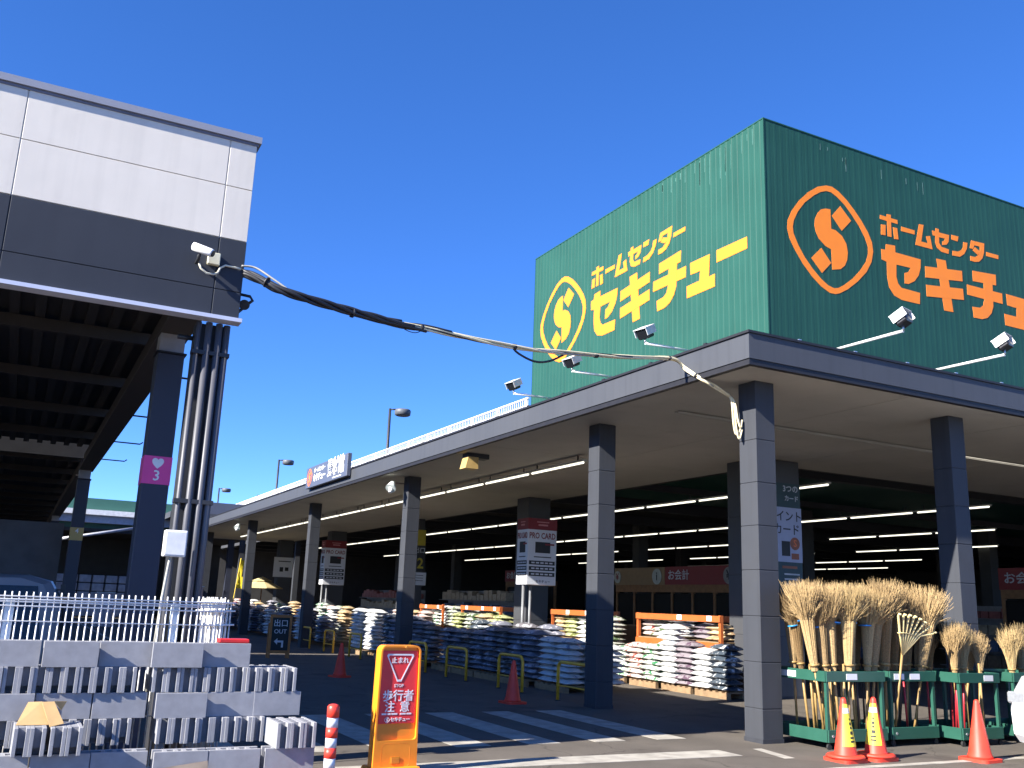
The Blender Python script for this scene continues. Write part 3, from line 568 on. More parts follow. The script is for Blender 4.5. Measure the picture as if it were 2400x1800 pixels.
frow(Rs, 5, [1.272, 1.665], [8.17, 8.235]); hrow(Rs, 4, 1.10, 11, 8.19, BH, pitch=0.105)
frow(Rs, 3, [1.335, 1.725, 2.11], [8.13, 8.19, 8.19]); hrow(Rs, 2, 1.17, 8, 8.12, BH)
hrow(Rs, 2, 2.005, 3, 7.70, BH, 'ribbed end out and pulled forward'); frow(Rs, 1, [1.31, 1.705, 2.13], [7.74, 7.74, 7.74]); frow(Rs, 0, [1.31, 1.705, 2.13], [7.74, 7.74, 7.74])
for (x0, x1, lab) in ((-0.55, 1.02, 'left'), (1.06, 2.36, 'right')):
    for yy in (7.75, 8.25):
        o = MB().bbox(x0, x1, yy, yy + 0.09, 0, 0.068, 0.004).build('timber_bearer', pallet_wood); tag(o, '%s timber bearer under the %s block stack' % ('front' if yy < 8 else 'rear', lab), 'timber')
        if yy > 8: pass
    for xx in (x0 + 0.04, x1 - 0.44):
        pass
cd = empty('folded_cardboard', (0.3, 7.9, 0.64)); tag(cd, 'open folded sheet of tan cardboard lying on the left block stack', 'cardboard')
def sheet(pts, t, name, mat, parent):
    P = [Vector(p) for p in pts]; n = (P[1] - P[0]).cross(P[2] - P[0]).normalized() * t
    W(MB().add([*P, *[p + n for p in P]], [tuple(range(len(P))), tuple(range(2 * len(P) - 1, len(P) - 1, -1))] + [(i, (i + 1) % len(P), (i + 1) % len(P) + len(P), i + len(P)) for i in range(len(P))]).build(name, mat, parent))
sheet([(0.173, 7.86, 0.646), (0.237, 8.02, 0.786), (0.330, 8.02, 0.788), (0.385, 7.88, 0.642)], 0.004, 'back_panel', card_m, cd)
sheet([(0.326, 8.0, 0.788), (0.409, 8.02, 0.788), (0.483, 7.83, 0.655), (0.391, 7.78, 0.640)], 0.004, 'side_flap', card_m, cd)
sheet([(0.409, 8.025, 0.788), (0.50, 8.1, 0.780), (0.468, 8.08, 0.717)], 0.004, 'corner_flap', card_m, cd)
o = MB().bbox(1.60, 1.85, 8.26, 8.40, 1.211, 1.245, 0.008).build('red_tray', M('red_plastic', (0.5, 0.02, 0.02), 0.4)); tag(o, 'flat red plastic tray on top of the right block stack', 'tray')
o = empty('brown_board', (1.3, 7.6, 0)); tag(o, 'brown board leaning against the front of the right block stack', 'board')
sheet([(1.07, 7.58, 0.0), (1.10, 7.70, 0.335), (1.50, 7.70, 0.385), (1.50, 7.58, 0.0)], 0.012, 'sheet', M('brown_sheet', (0.21, 0.165, 0.13), 0.8, 0.15, 8), o)

# ---------------------------------------------------------------- white mesh fence
fn = empty('mesh_fence', (0, 8.68, 0)); tag(fn, 'white wire mesh fence panel behind the concrete blocks', 'fence')
pk = MB().tube([(0, 0, 0.08), (0, 0, 1.567)], 0.0065, 6).mesh('picket'); pk.materials.append(steel_w)
x = -2.6
while x < 1.70:
    inst('picket', pk, None, fn, (x, -0.02, 0)); x += 0.0515
for z, r in ((1.530, 0.006), (1.505, 0.008), (1.488, 0.006), (1.455, 0.006), (1.338, 0.005), (1.0, 0.006), (0.6, 0.006), (0.2, 0.006)):
    MB().tube([(-2.7, -0.03, z), (1.70, -0.03, z)], r, 6).build('cross_wire', steel_w, fn)
for px in (-2.0, 0.02, 1.29):
    MB().bbox(px - 0.035, px + 0.035, 0.0, 0.06, 0, 1.50, 0.006).build('post', M('post_bluewhite', (0.58, 0.66, 0.74), 0.45), fn)
for k in range(6):
    e = empty('fence_panel', (1.48 + 0.035 * k, 8.72 + 0.035 * k, 0)); tag(e, 'spare white mesh panel stacked at the fence end, %s from the front' % ORD[k], 'fence panel', 'spare mesh panels stacked at the fence end')
    for j in range(5): inst('picket', pk, None, e, (0.035 * j, 0, -0.02 * (k % 3) + 0.01))
    for z in (1.53, 1.46, 1.34, 1.0, 0.5): MB().tube([(-0.02, -0.012, z), (0.18, -0.012, z)], 0.008, 6).build('cross_wire', steel_w, e)

# ---------------------------------------------------------------- delineator post, stop sign, cones, hoops
dp = empty('delineator_post', (2.38, 7.5, 0)); tag(dp, 'red and white banded flexible delineator post right of the block stacks', 'post')
wr = M('reflective_white', (0.62, 0.64, 0.68), 0.3, 0.03); rd = M('delineator_red', (0.80, 0.05, 0.03), 0.4, 0.04)
zt = 0.80; prof = [('cap', 0.10, rd, 0.048)] + [('band', 0.075, wr if i % 2 == 0 else rd, 0.044 if i % 2 == 0 else 0.046) for i in range(8)]
for nm, h, mt, r in prof:
    m = MB().lathe([(r, zt - h + 0.0005), (r, zt - 0.0005)] if nm == 'band' else [(r, zt - h), (r, zt - 0.02), (r * 0.75, zt - 0.006), (r * 0.3, zt)], 20); m.build('cap' if nm == 'cap' else 'reflective_band', mt, dp); zt -= h
MB().lathe([(0.12, 0.0), (0.12, 0.025), (0.07, 0.06), (0.045, max(zt, 0.08))], 20).build('base', rd, dp)

ss = empty('stop_sign_stand', (3.49, 9.05, 0), R(4)); tag(ss, 'yellow plastic stand with red pedestrian caution poster beside the crosswalk', 'sign')
def rrect(x0, x1, z0, z1, r, n=5, arch=0.0):
    P = []
    for cx, cz, a0 in ((x1 - r, z1 - r, 0), (x0 + r, z1 - r, 90), (x0 + r, z0 + r, 180), (x1 - r, z0 + r, 270)):
        for i in range(n + 1): a = R(a0 + 90 * i / n); P.append((cx + r * math.cos(a), cz + r * math.sin(a)))
    return [(px, pz + (arch * (1 - (px / x1) ** 2) if pz > (z0 + z1) / 2 else 0)) for px, pz in P]
def taper(p): k = 1 + 0.09 * (1 - p[1] / 1.2); return (p[0] * k, p[1])
fo = [taper(p) for p in rrect(-0.213, 0.213, 0.02, 1.17, 0.05, 6, 0.025)]; fi = [taper(p) for p in rrect(-0.196, 0.196, 0.30, 1.155, 0.035, 6, 0.02)]
m = MB(); m.prism(fo, lambda p: (p[0], -0.045, p[1]), lambda p: (p[0] * 0.97, 0.06, p[1])); m.build('body', yellow_p, ss)
m = MB(); m.ring(fo, fi, lambda p: (p[0], -0.075, p[1]), lambda p: (p[0], -0.0455, p[1])); m.build('frame_rim', yellow_p, ss)
m = MB(); m.bbox(-0.15, 0.15, -0.072, -0.046, 0.05, 0.27, 0.03); m.build('moulded_pad', yellow_p, ss)
m = MB(); m.bbox(-0.05, 0.05, -0.082, -0.0725, 0.085, 0.15, 0.008); m.build('moulded_label', M('yellow_dark', (0.62, 0.23, 0.02), 0.45), ss)
MB().bbox(-0.25, 0.25, -0.16, 0.17, 0.0, 0.06, 0.02).build('foot', yellow_p, ss)
MB().tube([(0.05, -0.05, 1.165), (0.05, -0.085, 1.165)], 0.012, 10).build('bolt', MATS['yellow_dark'], ss)
po = MB().bbox(-0.196, 0.192, -0.058, -0.047, 0.452, 1.13, 0.003).build('poster', M('poster_red', (0.84, 0.038, 0.040), 0.5, 0.05, 5), ss)
tri = lambda s, z: [(-0.136 * s, z + 0.115 * s), (0.136 * s, z + 0.115 * s), (0.145 * s, z + 0.095 * s), (0.022 * s, z - 0.145 * s), (-0.022 * s, z - 0.145 * s), (-0.145 * s, z + 0.095 * s)]
poster_w = M('poster_white', (0.80, 0.74, 0.74), 0.5, 0.03)
m = MB(); m.ring(tri(1.0, 0.985), tri(0.87, 0.985), lambda p: (p[0], -0.062, p[1]), lambda p: (p[0], -0.0585, p[1])); m.build('triangle_outline', poster_w, po)
T = lambda s, sz, x, z, b=0.03, sx=1.0, sp=1.0: text('lettering', s, sz, poster_w, po, (x, -0.060, z), '-y', b, sx, 0.0012, sp)
T('止まれ', 0.062, 0.0, 1.035, 0.015); T('STOP', 0.042, 0.0, 0.800, 0.01); T('歩行者', 0.112, 0.0, 0.702, 0.014); T('注', 0.108, -0.085, 0.60, 0.014); T('意', 0.108, 0.075, 0.60, 0.014)
T('セキチュー', 0.042, 0.035, 0.487, 0.03)
for i, (xa, xb) in enumerate(((-0.165, -0.115), (-0.105, -0.07), (-0.06, 0.0), (0.03, 0.09), (0.10, 0.15))):
    MB().box(xa, xb, -0.061, -0.0585, 0.533, 0.548).build('small_print', poster_w, po)
cxx, czz, s_ = 2.05, 10.46, 0.055 / 2.76; mb = MB(); q = lambda P: [((p[0] - cxx) * s_ - 0.105, (p[1] - czz) * s_ + 0.487) for p in P]
mb.ring(q(LOGO['ring'][0]), q(LOGO['ring'][1]), lambda p: (p[0], -0.062, p[1]), lambda p: (p[0], -0.0585, p[1]))
for P in LOGO['S']: mb.prism(q(P), lambda p: (p[0], -0.062, p[1]), lambda p: (p[0], -0.0585, p[1]))
mb.build('emblem', poster_w, po)

CONE = MB(); CONE.lathe([(0.145, 0.035), (0.14, 0.06), (0.125, 0.10), (0.033, 0.66), (0.028, 0.685), (0.012, 0.70)], 24); cone_me = CONE.mesh('cone_body'); cone_me.materials.append(cone_red)
cb_ = MB(); cb_.prism(rrect(-0.19, 0.19, -0.19, 0.19, 0.06, 4), lambda p: (p[0], p[1], 0.035), lambda p: (p[0], p[1], 0.0)); cbase_me = cb_.mesh('cone_base'); cbase_me.materials.append(cone_red)
def cone(x, y, rz, label, wrap=None, weight=False):
    e = empty('traffic_cone', (x, y, 0), R(rz)); tag(e, label, 'traffic cone', 'red traffic cones')
    inst('cone_body', cone_me, None, e); inst('cone_base', cbase_me, None, e)
    if wrap:
        a0, a1 = wrap
        def sleeve(z0, z1, off, mt, nm, b0=a0, b1=a1):
            vs = []; fs = []; n = 10
            for i in range(n + 1):
                a = R(b0 + (b1 - b0) * i / n)
                for z in (z0, z1): r = 0.125 - 0.092 * (z - 0.10) / 0.56 + off; vs.append((r * math.cos(a), r * math.sin(a), z))
            for i in range(n): fs.append((2 * i, 2 * i + 2, 2 * i + 3, 2 * i + 1))
            return MB().add(vs, fs).build(nm, mt, e)
        sleeve(0.17, 0.63, 0.004, yellow_tape, 'warning_wrap'); sleeve(0.53, 0.585, 0.0055, poster_w, 'warning_stripe')
        mid = (a0 + a1) / 2
        for z0, z1, wd in ((0.455, 0.475, 9), (0.40, 0.43, 12), (0.36, 0.385, 9), (0.30, 0.335, 14), (0.255, 0.275, 18), (0.215, 0.235, 18)):
            sleeve(z0, z1, 0.0055, ink, 'wrap_print', mid - wd + 8, mid + wd + 8)
    if weight:
        MB().lathe([(0.155, 0.036), (0.215, 0.04), (0.22, 0.06), (0.20, 0.075), (0.15, 0.075)], 24).build('weight_ring', cone_red, e)
cone(8.81, 8.40, 0, 'red cone with a yellow warning wrap turned right, left of its twin', (-150, -35), True)
cone(9.30, 8.40, 0, 'red cone with a yellow warning wrap turned left, right of its twin', (-215, -100), True)
cone(10.58, 7.98, 5, 'plain red traffic cone on the white line at the far right')
cone(7.78, 14.72, 8, 'plain red cone in the shade beside the nearest yellow hoops')
cone(6.44, 20.05, 20, 'distant red cone in the shade left of the yellow stand')

def hoop(y0, y1, label):
    e = empty('hoop_barrier', (8.87, (y0 + y1) / 2, 0)); tag(e, label, 'barrier', 'yellow hoop barriers along the pillars'); L = (y1 - y0) / 2
    pts = [(0, -L, 0), (0, -L, 0.54)] + [(0, -L + 0.12 - 0.12 * math.cos(R(a)), 0.54 + 0.12 * math.sin(R(a))) for a in (30, 60, 90)]
    pts += [(-p[0], -p[1], p[2]) for p in pts[::-1]]
    MB().tube(pts, 0.03, 10).build('frame', hoop_y, e); MB().tube([(0, -L + 0.03, 0.26), (0, L - 0.03, 0.26)], 0.014, 8).build('cross_bar', hoop_y, e)
    for s in (-1, 1): MB().lathe([(0.06, 0), (0.06, 0.012)], 12, (0, s * L)).build('foot_plate', darksteel, e)
for i, (a, b_) in enumerate([(13.98, 15.08), (16.42, 17.42), (18.95, 20.0), (21.2, 22.3), (25.9, 26.9), (28.45, 29.4), (31.0, 32.0)]):
    hoop(a, b_, 'yellow steel hoop barrier, %s from the corner pillar' % ORD[i])

ob = empty('exit_board', (6.64, 26.12, 0), R(-4)); tag(ob, 'wood framed black exit board on the shaded road', 'sign board')
fr_ = MB(); fr_.box(-0.29, -0.23, -0.03, 0.03, 0.0, 1.13); fr_.box(0.23, 0.29, -0.03, 0.03, 0.0, 1.13); fr_.box(-0.229, 0.229, -0.03, 0.03, 1.06, 1.13); fr_.box(-0.229, 0.229, -0.03, 0.03, 0.12, 0.20); fr_.build('frame', M('frame_orange', (0.42, 0.16, 0.04), 0.6, 0.12, 8), ob)
MB().box(-0.229, 0.229, -0.012, 0.012, 0.201, 1.059).build('black_board', M('blackboard', (0.015, 0.02, 0.022), 0.7), ob)
chalk = M('chalk_white', (0.55, 0.58, 0.62), 0.8)
text('lettering', '出口', 0.20, chalk, ob, (0, -0.014, 0.90), '-y', 0.01, depth=0.001); text('lettering', 'OUT', 0.16, chalk, ob, (0, -0.014, 0.69), '-y', 0.008, depth=0.001)
MB().prism([(0.10, 0.28), (0.10, 0.46), (-0.06, 0.46), (-0.06, 0.52), (-0.15, 0.435), (-0.06, 0.35), (-0.06, 0.41), (0.05, 0.41), (0.05, 0.28)], lambda p: (p[0], -0.016, p[1]), lambda p: (p[0], -0.0121, p[1])).build('arrow', chalk, ob)
MB().box(-0.29, -0.23, 0.20, 0.26, 0, 0.9).build('rear_leg', MATS['frame_orange'], ob); MB().box(0.23, 0.29, 0.20, 0.26, 0, 0.9).build('rear_leg', MATS['frame_orange'], ob)
# ---------------------------------------------------------------- broom carts
card_w = M('price_card', (0.72, 0.72, 0.72), 0.6, 0.03)
def cart(x, y, wx, wy, label, cards, rz=0):
    e = empty('broom_cart', (x, y, 0), R(rz)); tag(e, label, 'cart', 'green broom carts')
    for (a, b) in ((0, 0), (wx - 0.045, 0), (0, wy - 0.045), (wx - 0.045, wy - 0.045)):
        MB().box(a + 0.002, a + 0.043, b + 0.002, b + 0.043, 0.10, 0.935).build('corner_post', cart_green, e)
        cs = MB(); cs.tube([(a + 0.03, b + 0.008, 0.035), (a + 0.03, b + 0.038, 0.035)], 0.034, 12); cs.box(a + 0.012, a + 0.048, b + 0.01, b + 0.036, 0.05, 0.099); cs.build('caster', rubber, e)
    for nm, z0, z1 in (('top_rail', 0.81, 0.94), ('base_rail', 0.085, 0.235)):
        MB().bbox(-0.012, wx + 0.012, -0.022, 0.0, z0, z1, 0.004).build(nm, cart_green, e); MB().bbox(-0.012, wx + 0.012, wy, wy + 0.022, z0, z1, 0.004).build(nm, cart_green, e)
        MB().bbox(-0.022, 0.0, 0.001, wy - 0.001, z0, z1, 0.004).build(nm, cart_green, e); MB().bbox(wx, wx + 0.022, 0.001, wy - 0.001, z0, z1, 0.004).build(nm, cart_green, e)
    MB().box(0.0, wx, 0.0, wy, 0.10, 0.115).build('floor_board', cart_green, e)
    for c in cards:
        if c[0] == 'f': MB().box(c[1], c[1] + 0.19, -0.026, -0.0225, 0.835, 0.91).build('price_card', card_w, e)
        else: MB().box(-0.026, -0.0225, c[1], c[1] + 0.28, 0.835, 0.91).build('price_card', card_w, e)
    MB().tube([(0.06, -0.0225, 0.16), (0.06, -0.028, 0.16)], 0.018, 10).build('badge', silver, e); return e
cart(9.29, 9.13, 1.02, 0.92, 'green broom cart next to the corner pillar, blue taped brooms in it', [('f', 0.33), ('s', 0.5)])
cart(10.47, 9.17, 0.86, 0.82, 'green broom cart holding the bamboo rake, second from the corner pillar', [('f', 0.06), ('f', 0.36)])
cart(11.48, 8.90, 0.80, 0.88, 'green broom cart with short straw brooms behind the plain cone', [('f', 0.48)])
cart(12.75, 9.0, 0.85, 0.7, 'green broom cart cut by the right edge of the picture', [])

broom_mats = [M('broom_twig_a', (0.37, 0.25, 0.115), 0.85, 0.3, 60), M('broom_twig_b', (0.28, 0.185, 0.085), 0.85, 0.3, 60), M('broom_straw', (0.40, 0.28, 0.125), 0.8, 0.25, 60)]
bamboo = M('bamboo', (0.34, 0.215, 0.075), 0.45, 0.12, 20); blue_tape = M('blue_tape', (0.02, 0.25, 0.62), 0.4); redstick = M('red_stick', (0.35, 0.02, 0.03), 0.4); darkstick = M('dark_stick', (0.06, 0.04, 0.03), 0.5)
def twigs(seed, n, H, r0, rt, flare, tie=0.6):
    rnd = random.Random(seed); m = MB()
    for i in range(n):
        a = rnd.uniform(0, 6.283); q = math.sqrt(rnd.random()); d = Vector((math.cos(a), math.sin(a), 0)); h = H * rnd.uniform(0.72, 1.08)
        b0 = d * r0 * q; b1 = d * rt * q + Vector((0, 0, H * tie)); j = Vector((rnd.uniform(-1, 1), rnd.uniform(-1, 1), 0)) * 0.03
        b2 = d * (rt + (flare - rt) * 0.45) * q + j * 0.5 + Vector((0, 0, H * tie + (h - H * tie) * 0.5)); b3 = d * flare * q + j * 1.6 + Vector((0, 0, h)) 
        th = rnd.uniform(0.0035, 0.006)
        m.tube([b0, b1, b2, b3], [th * 1.2, th, th * 0.7, 0.0012], 3, False, False)
        if rnd.random() < 0.6:
            e = b2 + (b3 - b2) * 0.3; m.tube([b2, e + j, b3 + Vector((rnd.uniform(-1, 1), rnd.uniform(-1, 1), rnd.uniform(-0.3, 0.6))) * 0.06], [th * 0.6, th * 0.5, 0.001], 3, False, False)
    return m.mesh('bristles', False)
TW = [twigs(s, 420, 1.03, 0.036, 0.085, 0.225) for s in (1, 2, 3)]; TS = [twigs(s, 230, 0.72, 0.035, 0.075, 0.16, 0.35) for s in (4, 5)]
HND = MB().tube([(0, 0, 0), (0, 0, 0.5), (0, 0, 1.02)], [0.015, 0.0165, 0.0155], 8).mesh('handle')
TAPE = MB().tube([(0, 0, 0.60), (0, 0, 0.618)], 0.084, 12).mesh('tape'); TIE = MB().tube([(0, 0, 0.06), (0, 0, 0.085)], 0.062, 10).mesh('tie')
bn = 0
def broom(x, y, tilt, az, label, kind='long', tape=False, hm=bamboo, ti=0, s=1.0, mi=0):
    global bn; e = empty('broom', (x, y, 0.12), 0); tag(e, label, 'broom', 'upright brooms in the green carts')
    tilt += random.uniform(-2.5, 2.5); e.rotation_euler = (R(tilt) * math.sin(R(az)) + R(random.uniform(-4, 3)), R(tilt) * math.cos(R(az)), R(random.uniform(0, 360)) * 0)
    me = TW[bn % 3] if kind == 'long' else TS[bn % 2]; L = 0.82 if kind == 'long' else 0.80
    o = inst('handle', HND, hm, e); o.scale = (1, 1, (L + 0.1) / 1.02)
    b = inst('bristles', me, broom_mats[mi], e, (0, 0, L), (0, 0, random.uniform(0, 6))); s *= random.uniform(0.9, 1.04); b.scale = (s * random.uniform(0.95, 1.15), s * random.uniform(0.95, 1.15), s)
    inst('tie', TIE, bamboo, b)
    if tape: t = inst('tape', TAPE, blue_tape, b, None, (R(random.uniform(-8, 8)), R(random.uniform(-8, 8)), 0))
    bn += 1
sp1 = [(9.38, 9.27, -7, 0, 1), (9.50, 9.24, -4, 0, 1), (9.63, 9.26, -2, 0, 1), (9.76, 9.23, 1, 0, 1), (9.40, 9.55, -5, 40, 1), (9.58, 9.60, -3, 30, 0), (9.92, 9.27, 2, 0, 0), (9.97, 9.55, 3, 0, 1), (10.10, 9.26, 5, 0, 1), (10.18, 9.5, 8, 0, 0), (9.8, 9.72, 2, 20, 0), (9.48, 9.85, -4, 20, 0), (9.70, 9.45, 0, 0, 0), (9.86, 9.42, 1, 0, 1), (10.05, 9.75, 4, 0, 0), (10.24, 9.3, 6, 0, 0)]
for i, (x, y, t, a, tp) in enumerate(sp1): broom(x, y, t, a, 'twig broom%s, %s in the cart beside the corner pillar' % (' tied with blue tape' if tp else '', ORD[i]), 'long', bool(tp), bamboo, mi=(0, 1, 0, 2, 1, 1, 0, 1, 2, 1, 1, 1, 0, 1, 1, 0)[i])
sp2 = [(10.62, 9.50, 3, 0), (10.75, 9.55, 5, 0), (10.90, 9.6, 5, 0), (11.02, 9.55, 7, 0), (11.14, 9.5, 10, 0), (11.22, 9.7, 12, 0), (10.7, 9.8, 4, 0), (10.95, 9.85, 6, 0), (10.58, 9.35, 2, 0), (10.82, 9.4, 6, 0), (11.12, 9.38, 12, 0), (11.25, 9.45, 15, 0)]
for i, (x, y, t, a) in enumerate(sp2): broom(x, y, t, a, 'upright twig broom, %s in the cart with the bamboo rake' % ORD[i], 'long', False, darkstick if i % 2 else bamboo, mi=i % 2, s=1.05)
sp3 = [(11.62, 9.05, 2, 0, 0.75), (11.75, 9.2, 1, 0, 0.9), (11.88, 9.1, 4, 0, 0.95), (11.98, 9.35, 3, 0, 1.0), (12.10, 9.1, 9, 0, 0.75), (12.15, 9.4, 12, 0, 0.8), (11.68, 9.5, -4, 0, 0.8)]
for i, (x, y, t, a, s_) in enumerate(sp3): broom(x, y, t, a, 'short straw broom, %s in the cart behind the plain cone' % ORD[i], 'short', False, redstick if i in (0, 1, 6) else bamboo, mi=2 if i in (2, 3) else 0, s=s_)
sp4 = [(12.95, 9.12, -2, 0, 0.9), (13.15, 9.15, 3, 0, 0.95), (13.35, 9.2, 8, 0, 0.9)]
for i, (x, y, t, a, s_) in enumerate(sp4): broom(x, y, t, a, 'pale straw broom, %s in the cart at the picture edge' % ORD[i], 'short', False, bamboo, mi=2, s=s_)
rk = empty('bamboo_rake', (10.60, 9.25, 0.12)); tag(rk, 'upturned pale bamboo rake with fanned tines in front of the brooms', 'rake')
rk.rotation_euler = (R(8), R(3), 0)
MB().tube([(0, 0, 0), (0, 0, 1.12)], 0.016, 8).build('handle', bamboo, rk)
pb = M('pale_bamboo', (0.78, 0.60, 0.27), 0.5, 0.1, 20)
for k in range(8):
    t = (k - 1.8) / 4.0; x = t * 0.40; z = 1.58 - 0.11 * t * t * (1 if t > 0 else 0)
    MB().tube([(0.0, -0.01, 1.05), (x * 0.55, -0.02, 1.32), (x * 0.97, -0.035, z - 0.03), (x, -0.05, z), (x * 1.0, -0.085, z - 0.005)], [0.013, 0.015, 0.017, 0.017, 0.012], 6).build('tine', pb, rk)
MB().tube([(-0.16, -0.035, 1.33), (0.0, -0.03, 1.34), (0.18, -0.035, 1.32)], 0.007, 6).build('cross_tie', pb, rk)
for i, (cx_, cy_, mats) in enumerate([(9.29, 9.13, [bamboo] * 6 + [darkstick] * 2), (10.47, 9.17, [darkstick, darkstick, bamboo, redstick, darkstick, darkstick]), (11.48, 8.90, [redstick, redstick, bamboo, darkstick, redstick, bamboo])]):
    for j, mt in enumerate(mats):
        x = cx_ + 0.10 + 0.105 * j; y = cy_ + random.uniform(0.08, 0.75)
        o = MB().tube([(0, 0, 0), (random.uniform(-0.06, 0.06), random.uniform(-0.04, 0.06), random.uniform(0.78, 1.0))], 0.014, 7).build('tool_handle', mt, None, (x, y, 0.116))
        tag(o, '%s wooden tool handle standing in the %s green cart, %s from its left' % ({bamboo: 'yellow', darkstick: 'dark', redstick: 'red'}[mt], ('first', 'second', 'third')[i], ORD[j]), 'tool handle', 'tool handles in the carts')

# ---------------------------------------------------------------- bags of soil, pallets, racks
def bag_mat(name, base, prnt, thr=0.5, sc=5.0):
    m = bpy.data.materials.new(name); m.use_nodes = True; n = m.node_tree.nodes; L = m.node_tree.links; b = n['Principled BSDF']; b.inputs['Roughness'].default_value = 0.38
    tc = n.new('ShaderNodeTexCoord'); oi = n.new('ShaderNodeObjectInfo'); ad = n.new('ShaderNodeVectorMath'); ad.operation = 'ADD'
    sm = n.new('ShaderNodeVectorMath'); sm.operation = 'SCALE'; sm.inputs[3].default_value = 13.0; L.new(oi.outputs['Random'], sm.inputs[0]); L.new(tc.outputs['Object'], ad.inputs[0]); L.new(sm.outputs[0], ad.inputs[1])
    nz = n.new('ShaderNodeTexNoise'); nz.inputs['Scale'].default_value = sc; nz.inputs['Detail'].default_value = 3; nz.inputs['Roughness'].default_value = 0.7; L.new(ad.outputs[0], nz.inputs['Vector'])
    mp = n.new('ShaderNodeMapRange'); mp.inputs[1].default_value = thr - 0.02; mp.inputs[2].default_value = thr + 0.02; L.new(nz.outputs['Fac'], mp.inputs[0])
    mx = n.new('ShaderNodeMix'); mx.data_type = 'RGBA'; mx.inputs[6].default_value = (*base, 1); mx.inputs[7].default_value = (*prnt, 1); L.new(mp.outputs[0], mx.inputs[0]); L.new(mx.outputs[2], b.inputs['Base Color'])
    nb = n.new('ShaderNodeTexNoise'); nb.inputs['Scale'].default_value = 14; L.new(ad.outputs[0], nb.inputs['Vector']); bp = n.new('ShaderNodeBump'); bp.inputs['Strength'].default_value = 0.6; bp.inputs['Distance'].default_value = 0.03; L.new(nb.outputs['Fac'], bp.inputs['Height']); L.new(bp.outputs[0], b.inputs['Normal'])
    return m
BM = {'white': bag_mat('bag_white', (0.60, 0.60, 0.59), (0.20, 0.24, 0.33), 0.66), 'navy': bag_mat('bag_navy', (0.16, 0.165, 0.20), (0.46, 0.43, 0.47), 0.58, 3.5), 'dark': bag_mat('bag_dark', (0.15, 0.14, 0.15), (0.44, 0.43, 0.45), 0.58, 3.5),
      'green': bag_mat('bag_green', (0.42, 0.43, 0.38), (0.07, 0.11, 0.05), 0.54), 'yellow': bag_mat('bag_yellowgreen', (0.42, 0.43, 0.22), (0.13, 0.15, 0.05), 0.55), 'red': bag_mat('bag_redprint', (0.54, 0.46, 0.42), (0.30, 0.05, 0.04), 0.57),
      'purple': bag_mat('bag_purple', (0.24, 0.21, 0.23), (0.10, 0.06, 0.09), 0.55), 'tan': bag_mat('bag_tan', (0.52, 0.40, 0.24), (0.35, 0.22, 0.12), 0.55), 'blackwhite': bag_mat('bag_blackwhite', (0.05, 0.065, 0.085), (0.55, 0.56, 0.56), 0.57), 'gwr': bag_mat('bag_greenred', (0.55, 0.54, 0.50), (0.03, 0.17, 0.07), 0.545, 7)}
BN_ = {'white': 'white', 'navy': 'dark navy', 'dark': 'dark brown', 'green': 'green and white', 'yellow': 'yellow-green', 'red': 'white with red print', 'purple': 'greyish purple', 'tan': 'tan', 'blackwhite': 'black and white', 'gwr': 'white with green print'}
def bag_mesh(seed):
    rnd = random.Random(seed); nx, ny = 10, 7; Lx, Ly, Hh = 0.60, 0.42, 0.125; vs = []; fs = []
    ph = [rnd.uniform(0, 6.28) for _ in range(6)]
    def hgt(u, v):
        e = max(0, (1 - abs(u) ** 2.6)) * max(0, (1 - abs(v) ** 2.3)); return e ** 0.5
    for side in (1, -1):
        for i in range(nx + 1):
            for j in range(ny + 1):
                u = -1 + 2 * i / nx; v = -1 + 2 * j / ny; t = hgt(u, v)
                wob = 0.010 * math.sin(u * 5 + ph[0]) * math.cos(v * 4 + ph[1]) * t + 0.006 * math.sin(u * 11 + ph[2] + v * 7) * t
                x = u * Lx / 2 * (1 + 0.025 * math.sin(v * 3 + ph[3])); y = v * Ly / 2 * (1 + 0.03 * math.sin(u * 3 + ph[4]))
                z = Hh / 2 + side * (Hh / 2 * t * (1 if side > 0 else 0.86)) + wob - 0.02 * (1 - t) * (1 if rnd.random() < 2 else 0)
                vs.append((x, y, z))
    k = (nx + 1) * (ny + 1)
    for s in (0, 1):
        for i in range(nx):
            for j in range(ny):
                a = s * k + i * (ny + 1) + j; q = (a, a + ny + 1, a + ny + 2, a + 1); fs.append(q if s == 0 else q[::-1])
    me = MB().add(vs, fs, True); me = me.mesh('soil_bag'); me.materials.append(BM['white']); return me
BAG = [bag_mesh(i) for i in range(4)]
bag_i = 0; pile_i = 0
STUFF = []
def pile(x, y, n, mk, z0, place, along='y', h=0.108, jit=0.02, lean=0.0, lo=0):
    global bag_i, pile_i
    for k in range(n):
        if k < lo:
            mt = Matrix.Translation((x + random.uniform(-jit, jit), y + random.uniform(-jit, jit), z0 + k * h)) @ Matrix.Rotation((R(90) if along == 'y' else 0) + R(random.uniform(-4, 4)) + (math.pi if k % 2 else 0), 4, 'Z')
            STUFF.append((BAG[bag_i % 4], mk, mt)); bag_i += 1; continue
        o = inst('soil_bag', BAG[bag_i % 4], BM[mk], None, (x + random.uniform(-jit, jit) + lean * k, y + random.uniform(-jit, jit), z0 + k * h), (R(random.uniform(-2, 2)), R(random.uniform(-2, 2)), (R(90) if along == 'y' else 0) + R(random.uniform(-4, 4)) + (math.pi if k % 2 else 0)))
        o.scale = (1, 1, 1.06); bag_i += 1
        tag(o, '%s bag, %s up, pile %s' % (BN_[mk], ORD[k], place), 'bag', 'soil bags piled under the canopy')
    pile_i += 1
pal_me = MB()
for i in range(6): pal_me.box(-0.55, 0.55, -0.55 + i * 0.2, -0.55 + i * 0.2 + 0.1, 0.11, 0.132)
for xx in (-0.55, -0.05, 0.45): pal_me.box(xx, xx + 0.1, -0.55, 0.55, 0.022, 0.109)
